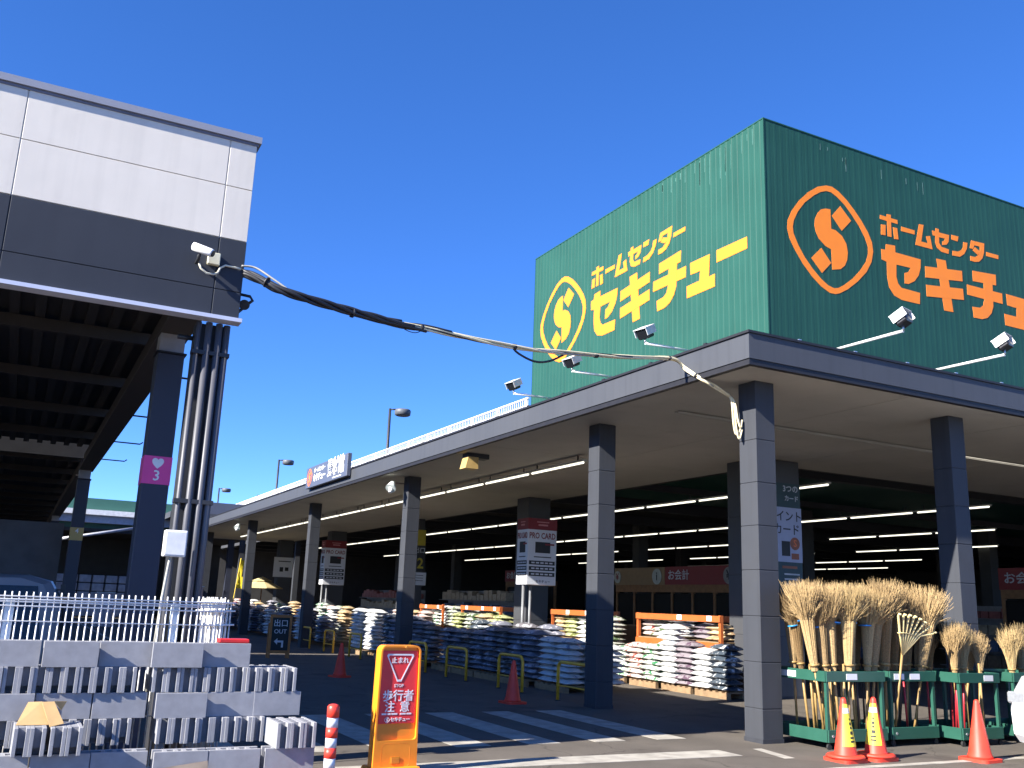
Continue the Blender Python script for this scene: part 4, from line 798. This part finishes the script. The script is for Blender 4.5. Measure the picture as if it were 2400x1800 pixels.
for xx in (-0.55, -0.05, 0.45): pal_me.box(xx, xx + 0.1, -0.55, 0.55, 0.0, 0.021)
pal_me = pal_me.mesh('pallet'); pal_me.materials.append(pallet_wood)
pn = 0
def pallet(x, y, what, sx=1.0, sy=1.0):
    global pn; o = inst('wooden_pallet', pal_me, None, None, (x, y, 0), (0, 0, R(random.uniform(-1, 1)))); o.scale = (sx, sy, 1); tag(o, 'wooden pallet under %s' % what, 'pallet', 'pallets under the bag piles'); pn += 1
Z = 0.135
# front row in the shade of the left building
pallet(10.22, 16.82, 'the white bags behind the second pillar', 0.95, 1.1)
for (x, y, n, nm) in ((9.95, 16.55, 8, 'nearest left of the second pillar'), (9.95, 17.14, 8, 'second behind the nearest hoops, white ones'), (10.42, 16.55, 8, 'right behind the second pillar'), (10.88, 16.5, 7, 'showing right of the second pillar')): pile(x, y, n, 'white', Z, nm)
fr = ['navy', 'navy', 'dark', 'navy', 'navy', 'dark', 'navy', 'navy', 'dark', 'navy']
for i in range(8):
    y = 17.85 + 0.62 * i; pile(9.93, y, 9 if i < 4 else 8, fr[i], Z, '%s from the white bags, shaded row' % ORD[i], jit=0.035)
    if i % 2 == 0: pallet(10.0, y + 0.32, 'the %s pair of dark bag piles from the white bags' % ORD[i // 2], 0.8, 1.1)
for i in range(4):
    y = 18.1 + 1.15 * i; pile(10.45, y, 10, ['navy', 'dark', 'navy', 'blackwhite'][i], Z, '%s from the white bags, behind the shaded row' % ORD[i], jit=0.04, lo=7)
for i in range(6):
    y = 23.3 + 0.64 * i; pile(9.93, y, 8 + (i % 3), ['dark', 'navy', 'navy', 'dark', 'navy', 'blackwhite'][i], Z, '%s along, shaded row past the third pillar' % ORD[i], jit=0.05, lo=3)
    if i % 2 == 0: pallet(10.0, y + 0.32, 'the %s pair of piles past the third pillar' % ORD[i // 2], 0.8, 1.1)
for i in range(4):
    y = 27.75 + 0.62 * i; pile(9.93 + 0.1 * (i % 2), y, 11, 'white', Z, '%s along, sunlit past the third pillar' % ORD[i], jit=0.05, lo=3)
pallet(10.0, 28.1, 'the nearer sunlit white bags', 0.8, 1.1); pallet(10.0, 29.3, 'the farther sunlit white bags', 0.8, 1.1)
for i in range(34):
    y = 32.6 + 0.66 * i; pile(9.75 + 0.25 * math.sin(i * 1.7), y, 7 + (i * 5) % 4, ['navy', 'white', 'dark', 'white', 'navy', 'purple', 'dark'][i % 7], Z, '', jit=0.07, lo=99)
for i in range(16):
    y = 33.0 + 1.3 * i; pile(10.6, y, 10 + i % 3, ['tan', 'white', 'gwr', 'navy', 'red'][i % 5], Z, '', jit=0.07, lo=99)
# sunlit rear row
rear = [(14.98, 8, 'blackwhite'), (15.57, 7, 'white'), (16.10, 8, 'purple'), (16.68, 11, 'white'), (17.28, 7, 'gwr'), (17.88, 7, 'red'), (18.48, 6, 'gwr'), (19.06, 12, 'green'), (19.66, 11, 'green')]
for i, (y, n, mk) in enumerate(rear):
    pile(12.62, y, n, mk, Z, '%s from the corner pillar, sunlit row' % ORD[i], jit=0.025)
    if i % 2 == 0: pallet(12.86, y + 0.28, 'the sunlit row, %s from the corner pillar' % ORD[i // 2], 0.75, 0.9)
# racks
def rack(y0, y1, levels, label, x=13.02, dx=0.75):
    e = empty('storage_rack', (x, y0, 0)); tag(e, label, 'rack', 'orange steel racks')
    for y in (0, y1 - y0 - 0.07):
        for xx in (0, dx - 0.07): MB().box(xx, xx + 0.07, y, y + 0.07, 0, 1.56).build('upright', orange_rack, e)
    for z in levels:
        for xx in (-0.03, dx - 0.02): MB().bbox(xx, xx + 0.028, 0.0, y1 - y0, z, z + 0.13, 0.004).build('beam', orange_rack, e)
    MB().box(0, dx - 0.03, 0.02, y1 - y0 - 0.02, levels[0] + 0.131, levels[0] + 0.15).build('shelf_deck', pallet_wood, e)
    k = 0; yy = 0.25
    while yy < y1 - y0 - 0.3:
        MB().box(-0.036, -0.031, yy, yy + 0.16, levels[-1] + 0.02, levels[-1] + 0.125).build('price_card', card_w, e); yy += random.uniform(0.8, 1.7)
rack(15.62, 18.6, (0.88, 1.42), 'orange rack behind the sunlit bags nearest the corner pillar')
rack(20.4, 22.6, (0.70, 1.42), 'orange rack in the middle behind the dark bag piles')
rack(25.6, 28.4, (0.70, 1.42), 'orange rack just left of the tall card sign')
rack(29.9, 31.9, (0.70, 1.40), 'orange rack seen past the third pillar')
for i, (y, mk, n) in enumerate([(15.95, 'tan', 3), (16.45, 'purple', 3), (17.3, 'white', 4), (17.95, 'green', 4), (18.35, 'red', 4)]): pile(13.35, y, n, mk, 1.035, '%s along on the nearest rack shelf' % ORD[i])
for i, (y, mk, n) in enumerate([(20.6, 'yellow', 5), (21.2, 'white', 5), (21.85, 'yellow', 6), (22.5, 'red', 4), (22.4, 'tan', 5)]): pile(13.33, y, n, mk, 0.855, '%s along on the middle rack shelf' % ORD[i], lo=1)
for i, (y, mk, n) in enumerate([(25.9, 'yellow', 4), (26.6, 'yellow', 5), (27.3, 'green', 6), (28.0, 'green', 5)]): pile(13.33, y, n, mk, 0.855, '', lo=99)
for i, (y, mk, n) in enumerate([(29.5, 'green', 6), (30.2, 'white', 6), (30.9, 'gwr', 5), (31.7, 'white', 6)]): pile(13.33, y, n, mk, 0.855, '', lo=99)
for i in range(8):
    y = 24.2 + 0.9 * i + (2 if i > 3 else 0); pile(12.35, y, 11, ['yellow', 'tan', 'green', 'yellow', 'red', 'tan', 'gwr', 'red'][i], Z, '', jit=0.05, lo=99)
for i in range(4):
    y = 38.0 + 1.2 * i; pile(12.35, y, 11, ['tan', 'green', 'red', 'green'][i], Z, '', jit=0.05, lo=99)

vs = []; fs = []; mi = []; keys = sorted({m for _, m, _ in STUFF})
for me, mk, mt in STUFF:
    k0 = len(vs); vs += [tuple(mt @ v.co) for v in me.vertices]; fs += [tuple(i + k0 for i in p.vertices) for p in me.polygons]; mi += [keys.index(mk)] * len(me.polygons)
me = bpy.data.meshes.new('soil_bag_heap'); me.from_pydata(vs, [], fs); me.polygons.foreach_set('use_smooth', [True] * len(fs))
for k in keys: me.materials.append(BM[k])
me.polygons.foreach_set('material_index', mi); me.update()
o = inst('soil_bag_heap', me); tag(o, 'mass of far and half hidden soil bags behind the nearer piles', 'bags', None, 'stuff')
# ---------------------------------------------------------------- card signs, posters and till kiosks
sign_white = M('sign_white', (0.62, 0.63, 0.66), 0.5, 0.03)
def card_sign(x0, y0, wx, wy, z0, z1, label):
    e = empty('card_sign', (x0, y0, 0)); tag(e, label, 'sign', 'tall card signs'); H = z1 - z0
    MB().bbox(0, wx, 0, wy, z0, z1, 0.006).build('box', sign_white, e)
    MB().box(-0.003, wx + 0.003, -0.003, wy + 0.003, z1 - 0.17 * H, z1 + 0.003).build('header', red_sign, e)
    for px in (0.07, 0.28): MB().tube([(px, wy * 0.5, 0), (px, wy * 0.5, z0)], 0.04, 10).build('pole', M('pole_grey', (0.15, 0.155, 0.165), 0.4, 0.05), e)
    for face in ('-y', '-x'):
        F = (lambda u, z, d=0.004: (u * wx, -d, z)) if face == '-y' else (lambda u, z, d=0.004: (-d, (1 - u) * wy, z))
        t = text('lettering', 'PRO CARD', 0.22, red_sign, e, F(0.5, z1 - 0.265 * H), face, 0.02, 0.74 * (wx if face == '-y' else wy) / 0.88, 0.001)
        def rect(u0, u1, z_0, z_1, mt, nm, d=0.004):
            a = F(u0, z_0, 0.0005); b_ = F(u1, z_1, d); MB().box(min(a[0], b_[0]), max(a[0], b_[0]), min(a[1], b_[1]), max(a[1], b_[1]), z_0, z_1).build(nm, mt, e)
        rect(0.26, 0.78, z1 - 0.52 * H, z1 - 0.355 * H, ink, 'card_picture'); rect(0.60, 0.92, z1 - 0.40 * H, z1 - 0.375 * H, red_sign, 'card_ribbon', 0.006)
        rect(0.22, 0.82, z1 - 0.59 * H, z1 - 0.575 * H, ink, 'small_print')
        for k in range(3): rect(0.06, 0.95, z1 - (0.70 + 0.085 * k) * H, z1 - (0.64 + 0.085 * k) * H, ink, 'text_bar')
        for k in range(3):
            for q_ in range(5): rect(0.14 + 0.155 * q_, 0.25 + 0.155 * q_, z1 - (0.68 + 0.085 * k) * H, z1 - (0.66 + 0.085 * k) * H, sign_white, 'small_print', 0.007)
        text('lettering', 'セキチュー', 0.09, ink, e, F(0.55, z0 + 0.05 * H), face, 0.01, 1, 0.001)
        rect(0.3, 0.72, z1 - 0.06 * H, z1 - 0.045 * H, M('pinkish', (0.55, 0.2, 0.2), 0.5), 'small_print', 0.008); rect(0.35, 0.68, z1 - 0.11 * H, z1 - 0.085 * H, MATS['pinkish'], 'small_print', 0.008)
card_sign(12.0, 22.15, 0.88, 0.6, 2.16, 3.90, 'tall white card sign with red header standing before a column, nearer one')
card_sign(12.0, 40.7, 0.95, 0.6, 2.20, 4.10, 'tall white card sign with red header, farther one past the fourth pillar')
def poster(x0, x1, y, z0, z1, label, rows):
    e = empty('poster_panel', (x0, y, z0)); tag(e, label, 'sign')
    MB().box(0, x1 - x0, -0.02, -0.001, 0, z1 - z0).build('panel', rows[0], e)
    for kind, a in rows[1:]:
        if kind == 't': text('lettering', a[0], a[1], a[2], e, (a[3] - x0, -0.022, a[4] - z0), '-y', a[5], 1, 0.001)
        else: MB().box(a[0] - x0, a[1] - x0, -0.026, -0.0205, a[2] - z0, a[3] - z0).build('print', a[4], e)
    return e
teal = M('teal_poster', (0.02, 0.05, 0.055), 0.5); pale = M('pale_poster', (0.36, 0.38, 0.50), 0.5, 0.04); pt = M('print_white', (0.5, 0.52, 0.55), 0.6); brown = M('print_brown', (0.30, 0.10, 0.05), 0.6)
poster(13.42, 14.44, 14.75, 3.80, 4.30, 'dark poster with white lettering behind the corner pillar, above a pale card poster', [teal, ('t', ('3つの', 0.17, pt, 14.18, 4.18, 0.02)), ('t', ('カード', 0.13, pt, 14.2, 3.98, 0.02))])
e = poster(13.42, 14.46, 14.75, 2.68, 3.795, 'pale point card poster peeking out right of the corner pillar', [pale, ('t', ('ポイント', 0.24, ink, 14.0, 3.60, 0.012)), ('t', ('カード', 0.24, ink, 14.05, 3.33, 0.012)), ('b', (13.9, 14.12, 2.80, 3.10, ink)), ('b', (14.16, 14.36, 2.74, 2.86, brown))])
mb = MB(); mb.tube([(14.26 - 13.42, -0.021, 0.38), (14.26 - 13.42, -0.026, 0.38)], 0.13, 18); mb.build('emblem_disc', brown, e)
text('lettering', 'S', 0.2, M('orange_bright', (0.85, 0.20, 0.05), 0.5), e, (14.26 - 13.42, -0.028, 0.38), '-y', 0.02, 1, 0.001)
poster(13.42, 14.45, 14.75, 2.10, 2.675, 'dark teal poster with small white lines above the brooms', [teal] + [('b', (13.95, 14.36 - 0.05 * k, 2.42 - 0.1 * k, 2.45 - 0.1 * k, pt)) for k in range(3)] + [('b', (13.9, 14.3, 2.55, 2.60, brown))])
poster(13.6, 14.12, 34.46, 3.75, 4.35, 'yellow topped board on the column behind the third pillar', [M('board_yellow', (0.45, 0.36, 0.02), 0.5)])
poster(13.6, 14.15, 34.46, 2.78, 3.74, 'black board with a yellow numeral behind the third pillar', [ink, ('t', ('2', 0.55, M('board_yellow', (0.45, 0.36, 0.02), 0.5), 13.95, 3.05, 0.02)), ('t', ('出口', 0.24, pt, 13.9, 3.55, 0.01))])
poster(13.6, 14.22, 34.46, 2.24, 2.72, 'small white notice low on the column behind the third pillar', [sign_white] + [('b', (13.7, 14.1, 2.6 - 0.1 * k, 2.62 - 0.1 * k, ink)) for k in range(3)])
poster(13.05, 14.15, 54.15, 2.70, 3.80, 'white notice with dark pictures on the farthest column', [sign_white, ('b', (13.4, 13.6, 3.0, 3.25, ink)), ('b', (13.7, 13.9, 3.05, 3.25, ink)), ('b', (13.3, 14.0, 3.55, 3.6, ink))])

def kiosk(x, y0, y1, red0, red1, label, z0=2.5, z1=3.1, tan=True):
    e = empty('till_kiosk', (x, y0, 0)); tag(e, label, 'kiosk', 'wooden till kiosks'); L = y1 - y0
    MB().box(0.05, 1.4, 0, L, 0, 1.05).build('counter', wood, e); MB().box(0.0, 1.5, -0.05, L + 0.05, 1.051, 1.1).build('counter_top', M('wood_light', (0.36, 0.21, 0.10), 0.5, 0.15, 5), e)
    n = max(2, int(L / 1.0)); 
    for i in range(n + 1): MB().box(0.06, 0.16, i * (L - 0.1) / n, i * (L - 0.1) / n + 0.1, 1.101, z0).build('post', wood, e)
    for i in range(n): MB().box(0.10, 0.115, i * (L - 0.1) / n + 0.1, (i + 1) * (L - 0.1) / n, 1.101, z0 - 0.3).build('glazing', M('kiosk_pane', (0.014, 0.013, 0.012), 0.5, 0, spec=0.1), e)
    MB().box(0.05, 0.2, 0, L, z0 - 0.25, z0 - 0.001).build('lintel', wood, e)
    MB().box(0.0, 0.12, red0 - y0, red1 - y0, z0, z1).build('header_red', red_sign, e)
    if tan: MB().box(0.0, 0.12, red1 - y0 + 0.02, L, z0, z1).build('header_tan', tan_sign, e)
    text('lettering', 'お会計', 0.36, pt, e, (-0.004, red1 - y0 - 0.75, (z0 + z1) / 2), '-x', 0.012, 1.1, 0.002)
    def disc(y, g, c1, c2, r=0.27):
        MB().tube([(-0.001, y, (z0 + z1) / 2 - 0.02), (-0.02, y, (z0 + z1) / 2 - 0.02)], r, 24).build('icon_disc', c1, e)
        text('lettering', g, r * 1.5, c2, e, (-0.024, y, (z0 + z1) / 2 - 0.02), '-x', 0.02, 1, 0.002)
    disc(red0 - y0 + 0.35, '¥', M('icon_grey', (0.22, 0.22, 0.22), 0.5), ink)
    if tan: disc(red1 - y0 + 0.45, 'i', M('icon_pale', (0.40, 0.42, 0.38), 0.5), ink); disc(L - 0.2, '¥', MATS['icon_pale'], red_sign, 0.22)
kiosk(20.0, 23.2, 30.0, 23.2, 26.9, 'wooden till kiosk with red and tan headers between the second and corner pillars')
kiosk(26.0, 14.6, 18.56, 16.2, 18.56, 'till kiosk with a red header at the right edge of the hall', 2.59, 3.22, False)
kiosk(22.0, 38.0, 42.9, 39.0, 42.9, 'far wooden till kiosk left of the nearer card sign', 2.77, 3.31, False)
# goods shelves deep in the hall
shelf_m = M('shelf_grey', (0.20, 0.20, 0.21), 0.6); gm = [M('goods_%d' % i, c, 0.6, 0.25, 9) for i, c in enumerate([(0.26, 0.20, 0.14), (0.12, 0.18, 0.30), (0.36, 0.30, 0.22), (0.28, 0.09, 0.08), (0.16, 0.22, 0.15)])]
sn = 0
for (x, y0, y1) in ((30, 18, 24), (30, 27, 34), (34, 36, 46), (26, 46, 56), (18.5, 36, 43), (18.5, 46, 55), (38, 20, 30)):
    e = empty('goods_shelf', (x, y0, 0)); tag(e, 'dark goods shelf deep in the hall, %s from the front' % ORD[sn], 'shelf', 'goods shelves inside the hall')
    for z in (0.1, 0.65, 1.2, 1.75): MB().box(0, 0.5, 0, y1 - y0, z, z + 0.03).build('shelf', shelf_m, e)
    MB().box(0.5, 0.53, 0, y1 - y0, 0, 2.2).build('back_panel', shelf_m, e)
    for k, z in enumerate((0.131, 0.681, 1.231, 1.781)):
        m = MB(); yy = 0.1
        while yy < y1 - y0 - 0.3: w_ = random.uniform(0.2, 0.5); m.box(0.08, 0.45, yy, yy + w_, z, z + random.uniform(0.2, 0.45)); yy += w_ + 0.05
        o = m.build('goods_row', gm[(k + sn) % 5], e); o['kind'] = 'stuff'
    sn += 1

# ---------------------------------------------------------------- vehicles
carglass = M('car_glass', (0.015, 0.018, 0.022), 0.05, 0.0); tyre = M('tyre', (0.018, 0.018, 0.018), 0.8); headl = M('headlight', (0.55, 0.57, 0.6), 0.08, 0.1, 30, metal=0.6)
def car(name, label, cat, loc, rz, prof, glass, width, paint, wheels, wr=0.29):
    e = empty(name, loc, rz); tag(e, label, cat); h = width / 2
    m = MB(); n = len(prof); secs = [(-h, 0.93, 0.0), (-h + 0.06, 0.985, 0.0), (-h + 0.2, 1.0, 0), (h - 0.2, 1.0, 0), (h - 0.06, 0.985, 0), (h, 0.93, 0)]; vs = []; fs = []
    cx = sum(p[0] for p in prof) / n; cz = sum(p[1] for p in prof) / n
    for (y, s, _) in secs:
        for (x, z) in prof:
            k = max(0, (z - 0.9)) * 0.16 * (1 if y > 0 else -1) if abs(y) > h - 0.25 else 0
            vs.append((cx + (x - cx) * (s if abs(y) > h - 0.1 else 1), y - k, cz + (z - cz) * (s if abs(y) > h - 0.1 else 1)))
    for j in range(len(secs) - 1):
        for i in range(n): fs.append((j * n + i, j * n + (i + 1) % n, (j + 1) * n + (i + 1) % n, (j + 1) * n + i))
    m.add(vs, fs, False); m.f += [tuple(range(n))[::-1], tuple((len(secs) - 1) * n + i for i in range(n))]; m.sm += [False, False]
    m.build('body', paint, e)
    for nm, poly in glass:
        if nm == 'side_window':
            for s in (-1, 1):
                MB().prism(poly, lambda p: (p[0], s * (h - 0.16 * max(0, p[1] - 0.9) + 0.004), p[1]), lambda p: (p[0], s * (h - 0.16 * max(0, p[1] - 0.9) - 0.03), p[1])).build('side_window', carglass, e)
        else:
            (xa, za), (xb, zb) = poly; nx, nz = (zb - za), -(xb - xa); l = math.hypot(nx, nz); nx /= l; nz /= l
            if nx * (xa - cx) < 0: nx, nz = -nx, -nz
            MB().add([(xa + nx * .01, -h + 0.14, za + nz * .01), (xa + nx * .01, h - 0.14, za + nz * .01), (xb + nx * .01, h - 0.22, zb + nz * .01), (xb + nx * .01, -h + 0.22, zb + nz * .01)], [(0, 1, 2, 3)]).build(nm, carglass, e)
    for wx_ in wheels:
        for s in (-1, 1):
            t = MB().tube([(wx_, s * (h - 0.19), wr), (wx_, s * (h + 0.005), wr)], wr, 22).build('wheel', tyre, e); MB().tube([(wx_, s * (h + 0.0055), wr), (wx_, s * (h + 0.015), wr)], wr * 0.62, 16).build('rim', silver, t)
    return e
vanp = [(0, 0.22), (0.0, 0.75), (0.10, 0.98), (0.42, 1.58), (0.62, 1.70), (3.0, 1.745), (3.25, 1.68), (3.36, 1.50), (3.4, 0.9), (3.4, 0.22)]
vp_ = M('van_silver', (0.16, 0.165, 0.18), 0.35, 0.03, 2, coat=0.2)
v = car('parked_van', 'silver van parked behind the white fence, only roof and windows visible', 'van', (-2.82, 12.6, 0), 0, vanp, [('side_window', [(0.42, 1.0), (0.66, 1.60), (3.1, 1.62), (3.2, 1.0)]), ('windscreen', [(0.13, 1.02), (0.42, 1.60)]), ('rear_window', [(3.37, 1.65), (3.41, 1.05)])], 1.48, vp_, (0.6, 2.75))
carp = [(0, 0.22), (0.0, 0.62), (0.12, 0.82), (0.95, 1.0), (1.55, 1.42), (2.2, 1.50), (3.0, 1.46), (3.45, 1.15), (3.55, 0.9), (3.55, 0.22)]
cglass = [('side_window', [(1.12, 1.02), (1.6, 1.37), (2.95, 1.40), (3.25, 1.08)]), ('windscreen', [(1.0, 1.03), (1.52, 1.40)]), ('rear_window', [(3.05, 1.43), (3.43, 1.17)])]
v = car('parked_car', 'pale blue car half hidden behind the white fence', 'car', (1.05, 15.6, 0), math.pi, carp, cglass, 1.5, M('car_paleblue', (0.36, 0.42, 0.55), 0.25, 0.03, 2, coat=0.5), (0.65, 2.85))
kp = [(0.12, 0.20), (0.02, 0.30), (0.0, 0.55), (0.03, 0.66), (0.10, 0.80), (0.26, 0.98), (0.8, 1.08), (1.35, 1.55), (1.9, 1.64), (3.1, 1.60), (3.35, 1.2), (3.4, 0.9), (3.4, 0.22)]
kg = [('side_window', [(0.95, 1.10), (1.4, 1.50), (3.0, 1.50), (3.15, 1.12)]), ('windscreen', [(0.84, 1.12), (1.33, 1.53)]), ('rear_window', [(3.15, 1.55), (3.34, 1.22)])]
v = car('parked_car', 'white car whose nose just enters the right edge beside the cone', 'car', (11.06, 7.2, 0), 0, kp, kg, 1.48, M('car_white', (0.80, 0.80, 0.81), 0.2, 0.02, 2, coat=0.6), (0.66, 2.75), 0.27)
for s in (-1, 1): MB().bbox(0.035, 0.36, min(s * 0.745, s * 0.50), max(s * 0.745, s * 0.50), 0.66, 0.80, 0.02).build('headlight', headl, v)
MB().box(-0.012, 0.05, -0.42, 0.42, 0.33, 0.46).build('grille', ink, v)

# ---------------------------------------------------------------- far end of the street
fb = empty('far_green_store', (2, 62, 0)); tag(fb, 'far green store building closing the end of the street', 'building')
W(MB().box(-16, 13, 62, 63, 5.2, 6.98).build('green_wall', M('far_green', (0.03, 0.11, 0.085), 0.6, 0.06, 1), fb)); W(MB().box(-16, 13, 61.2, 62, 5.95, 6.25).build('white_band', M('band_white', (0.72, 0.72, 0.72), 0.6), fb)); W(MB().box(-16, 13, 61.5, 61.99, 5.5, 5.949).build('grey_band', M('band_grey', (0.40, 0.41, 0.46), 0.6), fb))
W(MB().box(-16, 13, 70, 70.3, 0, 5.2).build('rear_wall', hall_dark, fb)); W(MB().box(-16, 13, 62, 70.5, 5.0, 5.199).build('ceiling', hall_dark, fb))
for x in (-6, 0.5, 6.5, 12): W(MB().box(x, x + 0.35, 62.1, 62.45, 0, 5.0).build('column', column_navy, fb))
W(MB().tube([(1.9, 61.0, 4.35), (6.3, 61.0, 5.32)], 0.09, 8).build('awning_tube', M('awning_grey', (0.40, 0.41, 0.46), 0.5), fb))
for k in range(6):
    e = empty('stacked_goods', (2.5 + 0.75 * k, 64, 0)); tag(e, 'stack of wrapped goods under the far green store, %s from left' % ORD[k], 'goods', 'wrapped goods under the far store')
    for j in range(5): MB().bbox(-0.33, 0.33, -0.3, 0.3, 0.05 + 0.5 * j, 0.05 + 0.5 * j + 0.44, 0.03).build('wrapped_pack', M('wrap_grey', (0.34, 0.35, 0.40), 0.6, 0.2, 5), e)
fc = empty('far_canopy', (10, 58, 0)); tag(fc, 'low dark grey canopy at the far end of the main store', 'canopy')
W(MB().box(7.7, 16, 58, 60.8, 5.9, 6.25).build('fascia', fascia_grey, fc)); W(MB().box(9.5, 22, 60.9, 61.1, 6.3, 7.2).build('parapet', M('slate_board', (0.085, 0.095, 0.13), 0.4), fc))
for x in (8.2, 12.0, 15.4): W(MB().box(x, x + 0.3, 58.6, 58.9, 0, 5.899).build('post', panel_grey, fc))
pa = empty('market_parasol', (12.0, 52.0, 0)); tag(pa, 'tan two-tier parasol far under the canopy', 'parasol')
pm = M('parasol_tan', (0.50, 0.40, 0.20), 0.8, 0.06, 4)
MB().lathe([(1.15, 2.02), (1.13, 2.06), (0.45, 2.38), (0.42, 2.38)], 8, smooth=False).build('lower_canopy', pm, pa); MB().lathe([(0.55, 2.40), (0.52, 2.43), (0.05, 2.62), (0.01, 2.63)], 8, smooth=False).build('top_canopy', pm, pa); MB().tube([(0, 0, 0), (0, 0, 2.4)], 0.03, 8).build('pole', wood, pa)
nb = empty('banner_flag', (9.35, 46.6, 0)); tag(nb, 'leaning yellow banner flag beside a far pillar', 'banner'); nb.rotation_euler = (R(0), R(5), R(0))
MB().tube([(0, 0, 0), (0, 0, 3.35)], 0.02, 8).build('pole', M('pole_yellow', (0.7, 0.5, 0.05), 0.5), nb)
vs = []; fs = []
for i in range(7):
    for j in range(5): vs.append((0.02 + 0.10 * j, 0.05 * math.sin(i * 0.9 + j), 1.95 + 0.22 * i))
for i in range(6):
    for j in range(4): a = i * 5 + j; fs.append((a, a + 1, a + 6, a + 5))
MB().add(vs, fs, True).build('cloth', M('banner_yellow', (0.78, 0.60, 0.02), 0.7, 0.05), nb); MB().box(0.16, 0.30, -0.09, -0.07, 2.5, 3.0).build('print', ink, nb)
for k, (x, y, c) in enumerate([(7.2, 44.0, 'cloth'), (3.9, 47.0, 'pale')]):
    e = empty('display_stand', (x, y, 0)); tag(e, ['pinkish cloth draped stand far along the street', 'pale covered goods stand at the far roadside'][k], 'stand')
    MB().bbox(-0.35, 0.35, -0.3, 0.3, 0, 1.9 - 0.4 * k, 0.04).build('cover', M('cover_pink' if k == 0 else 'cover_pale', (0.60, 0.42, 0.38) if k == 0 else (0.6, 0.5, 0.5), 0.8, 0.15, 3), e); MB().box(-0.38, 0.38, -0.33, 0.33, 1.905 - 0.4 * k, 1.93 - 0.4 * k).build('top_board', white_p, e)
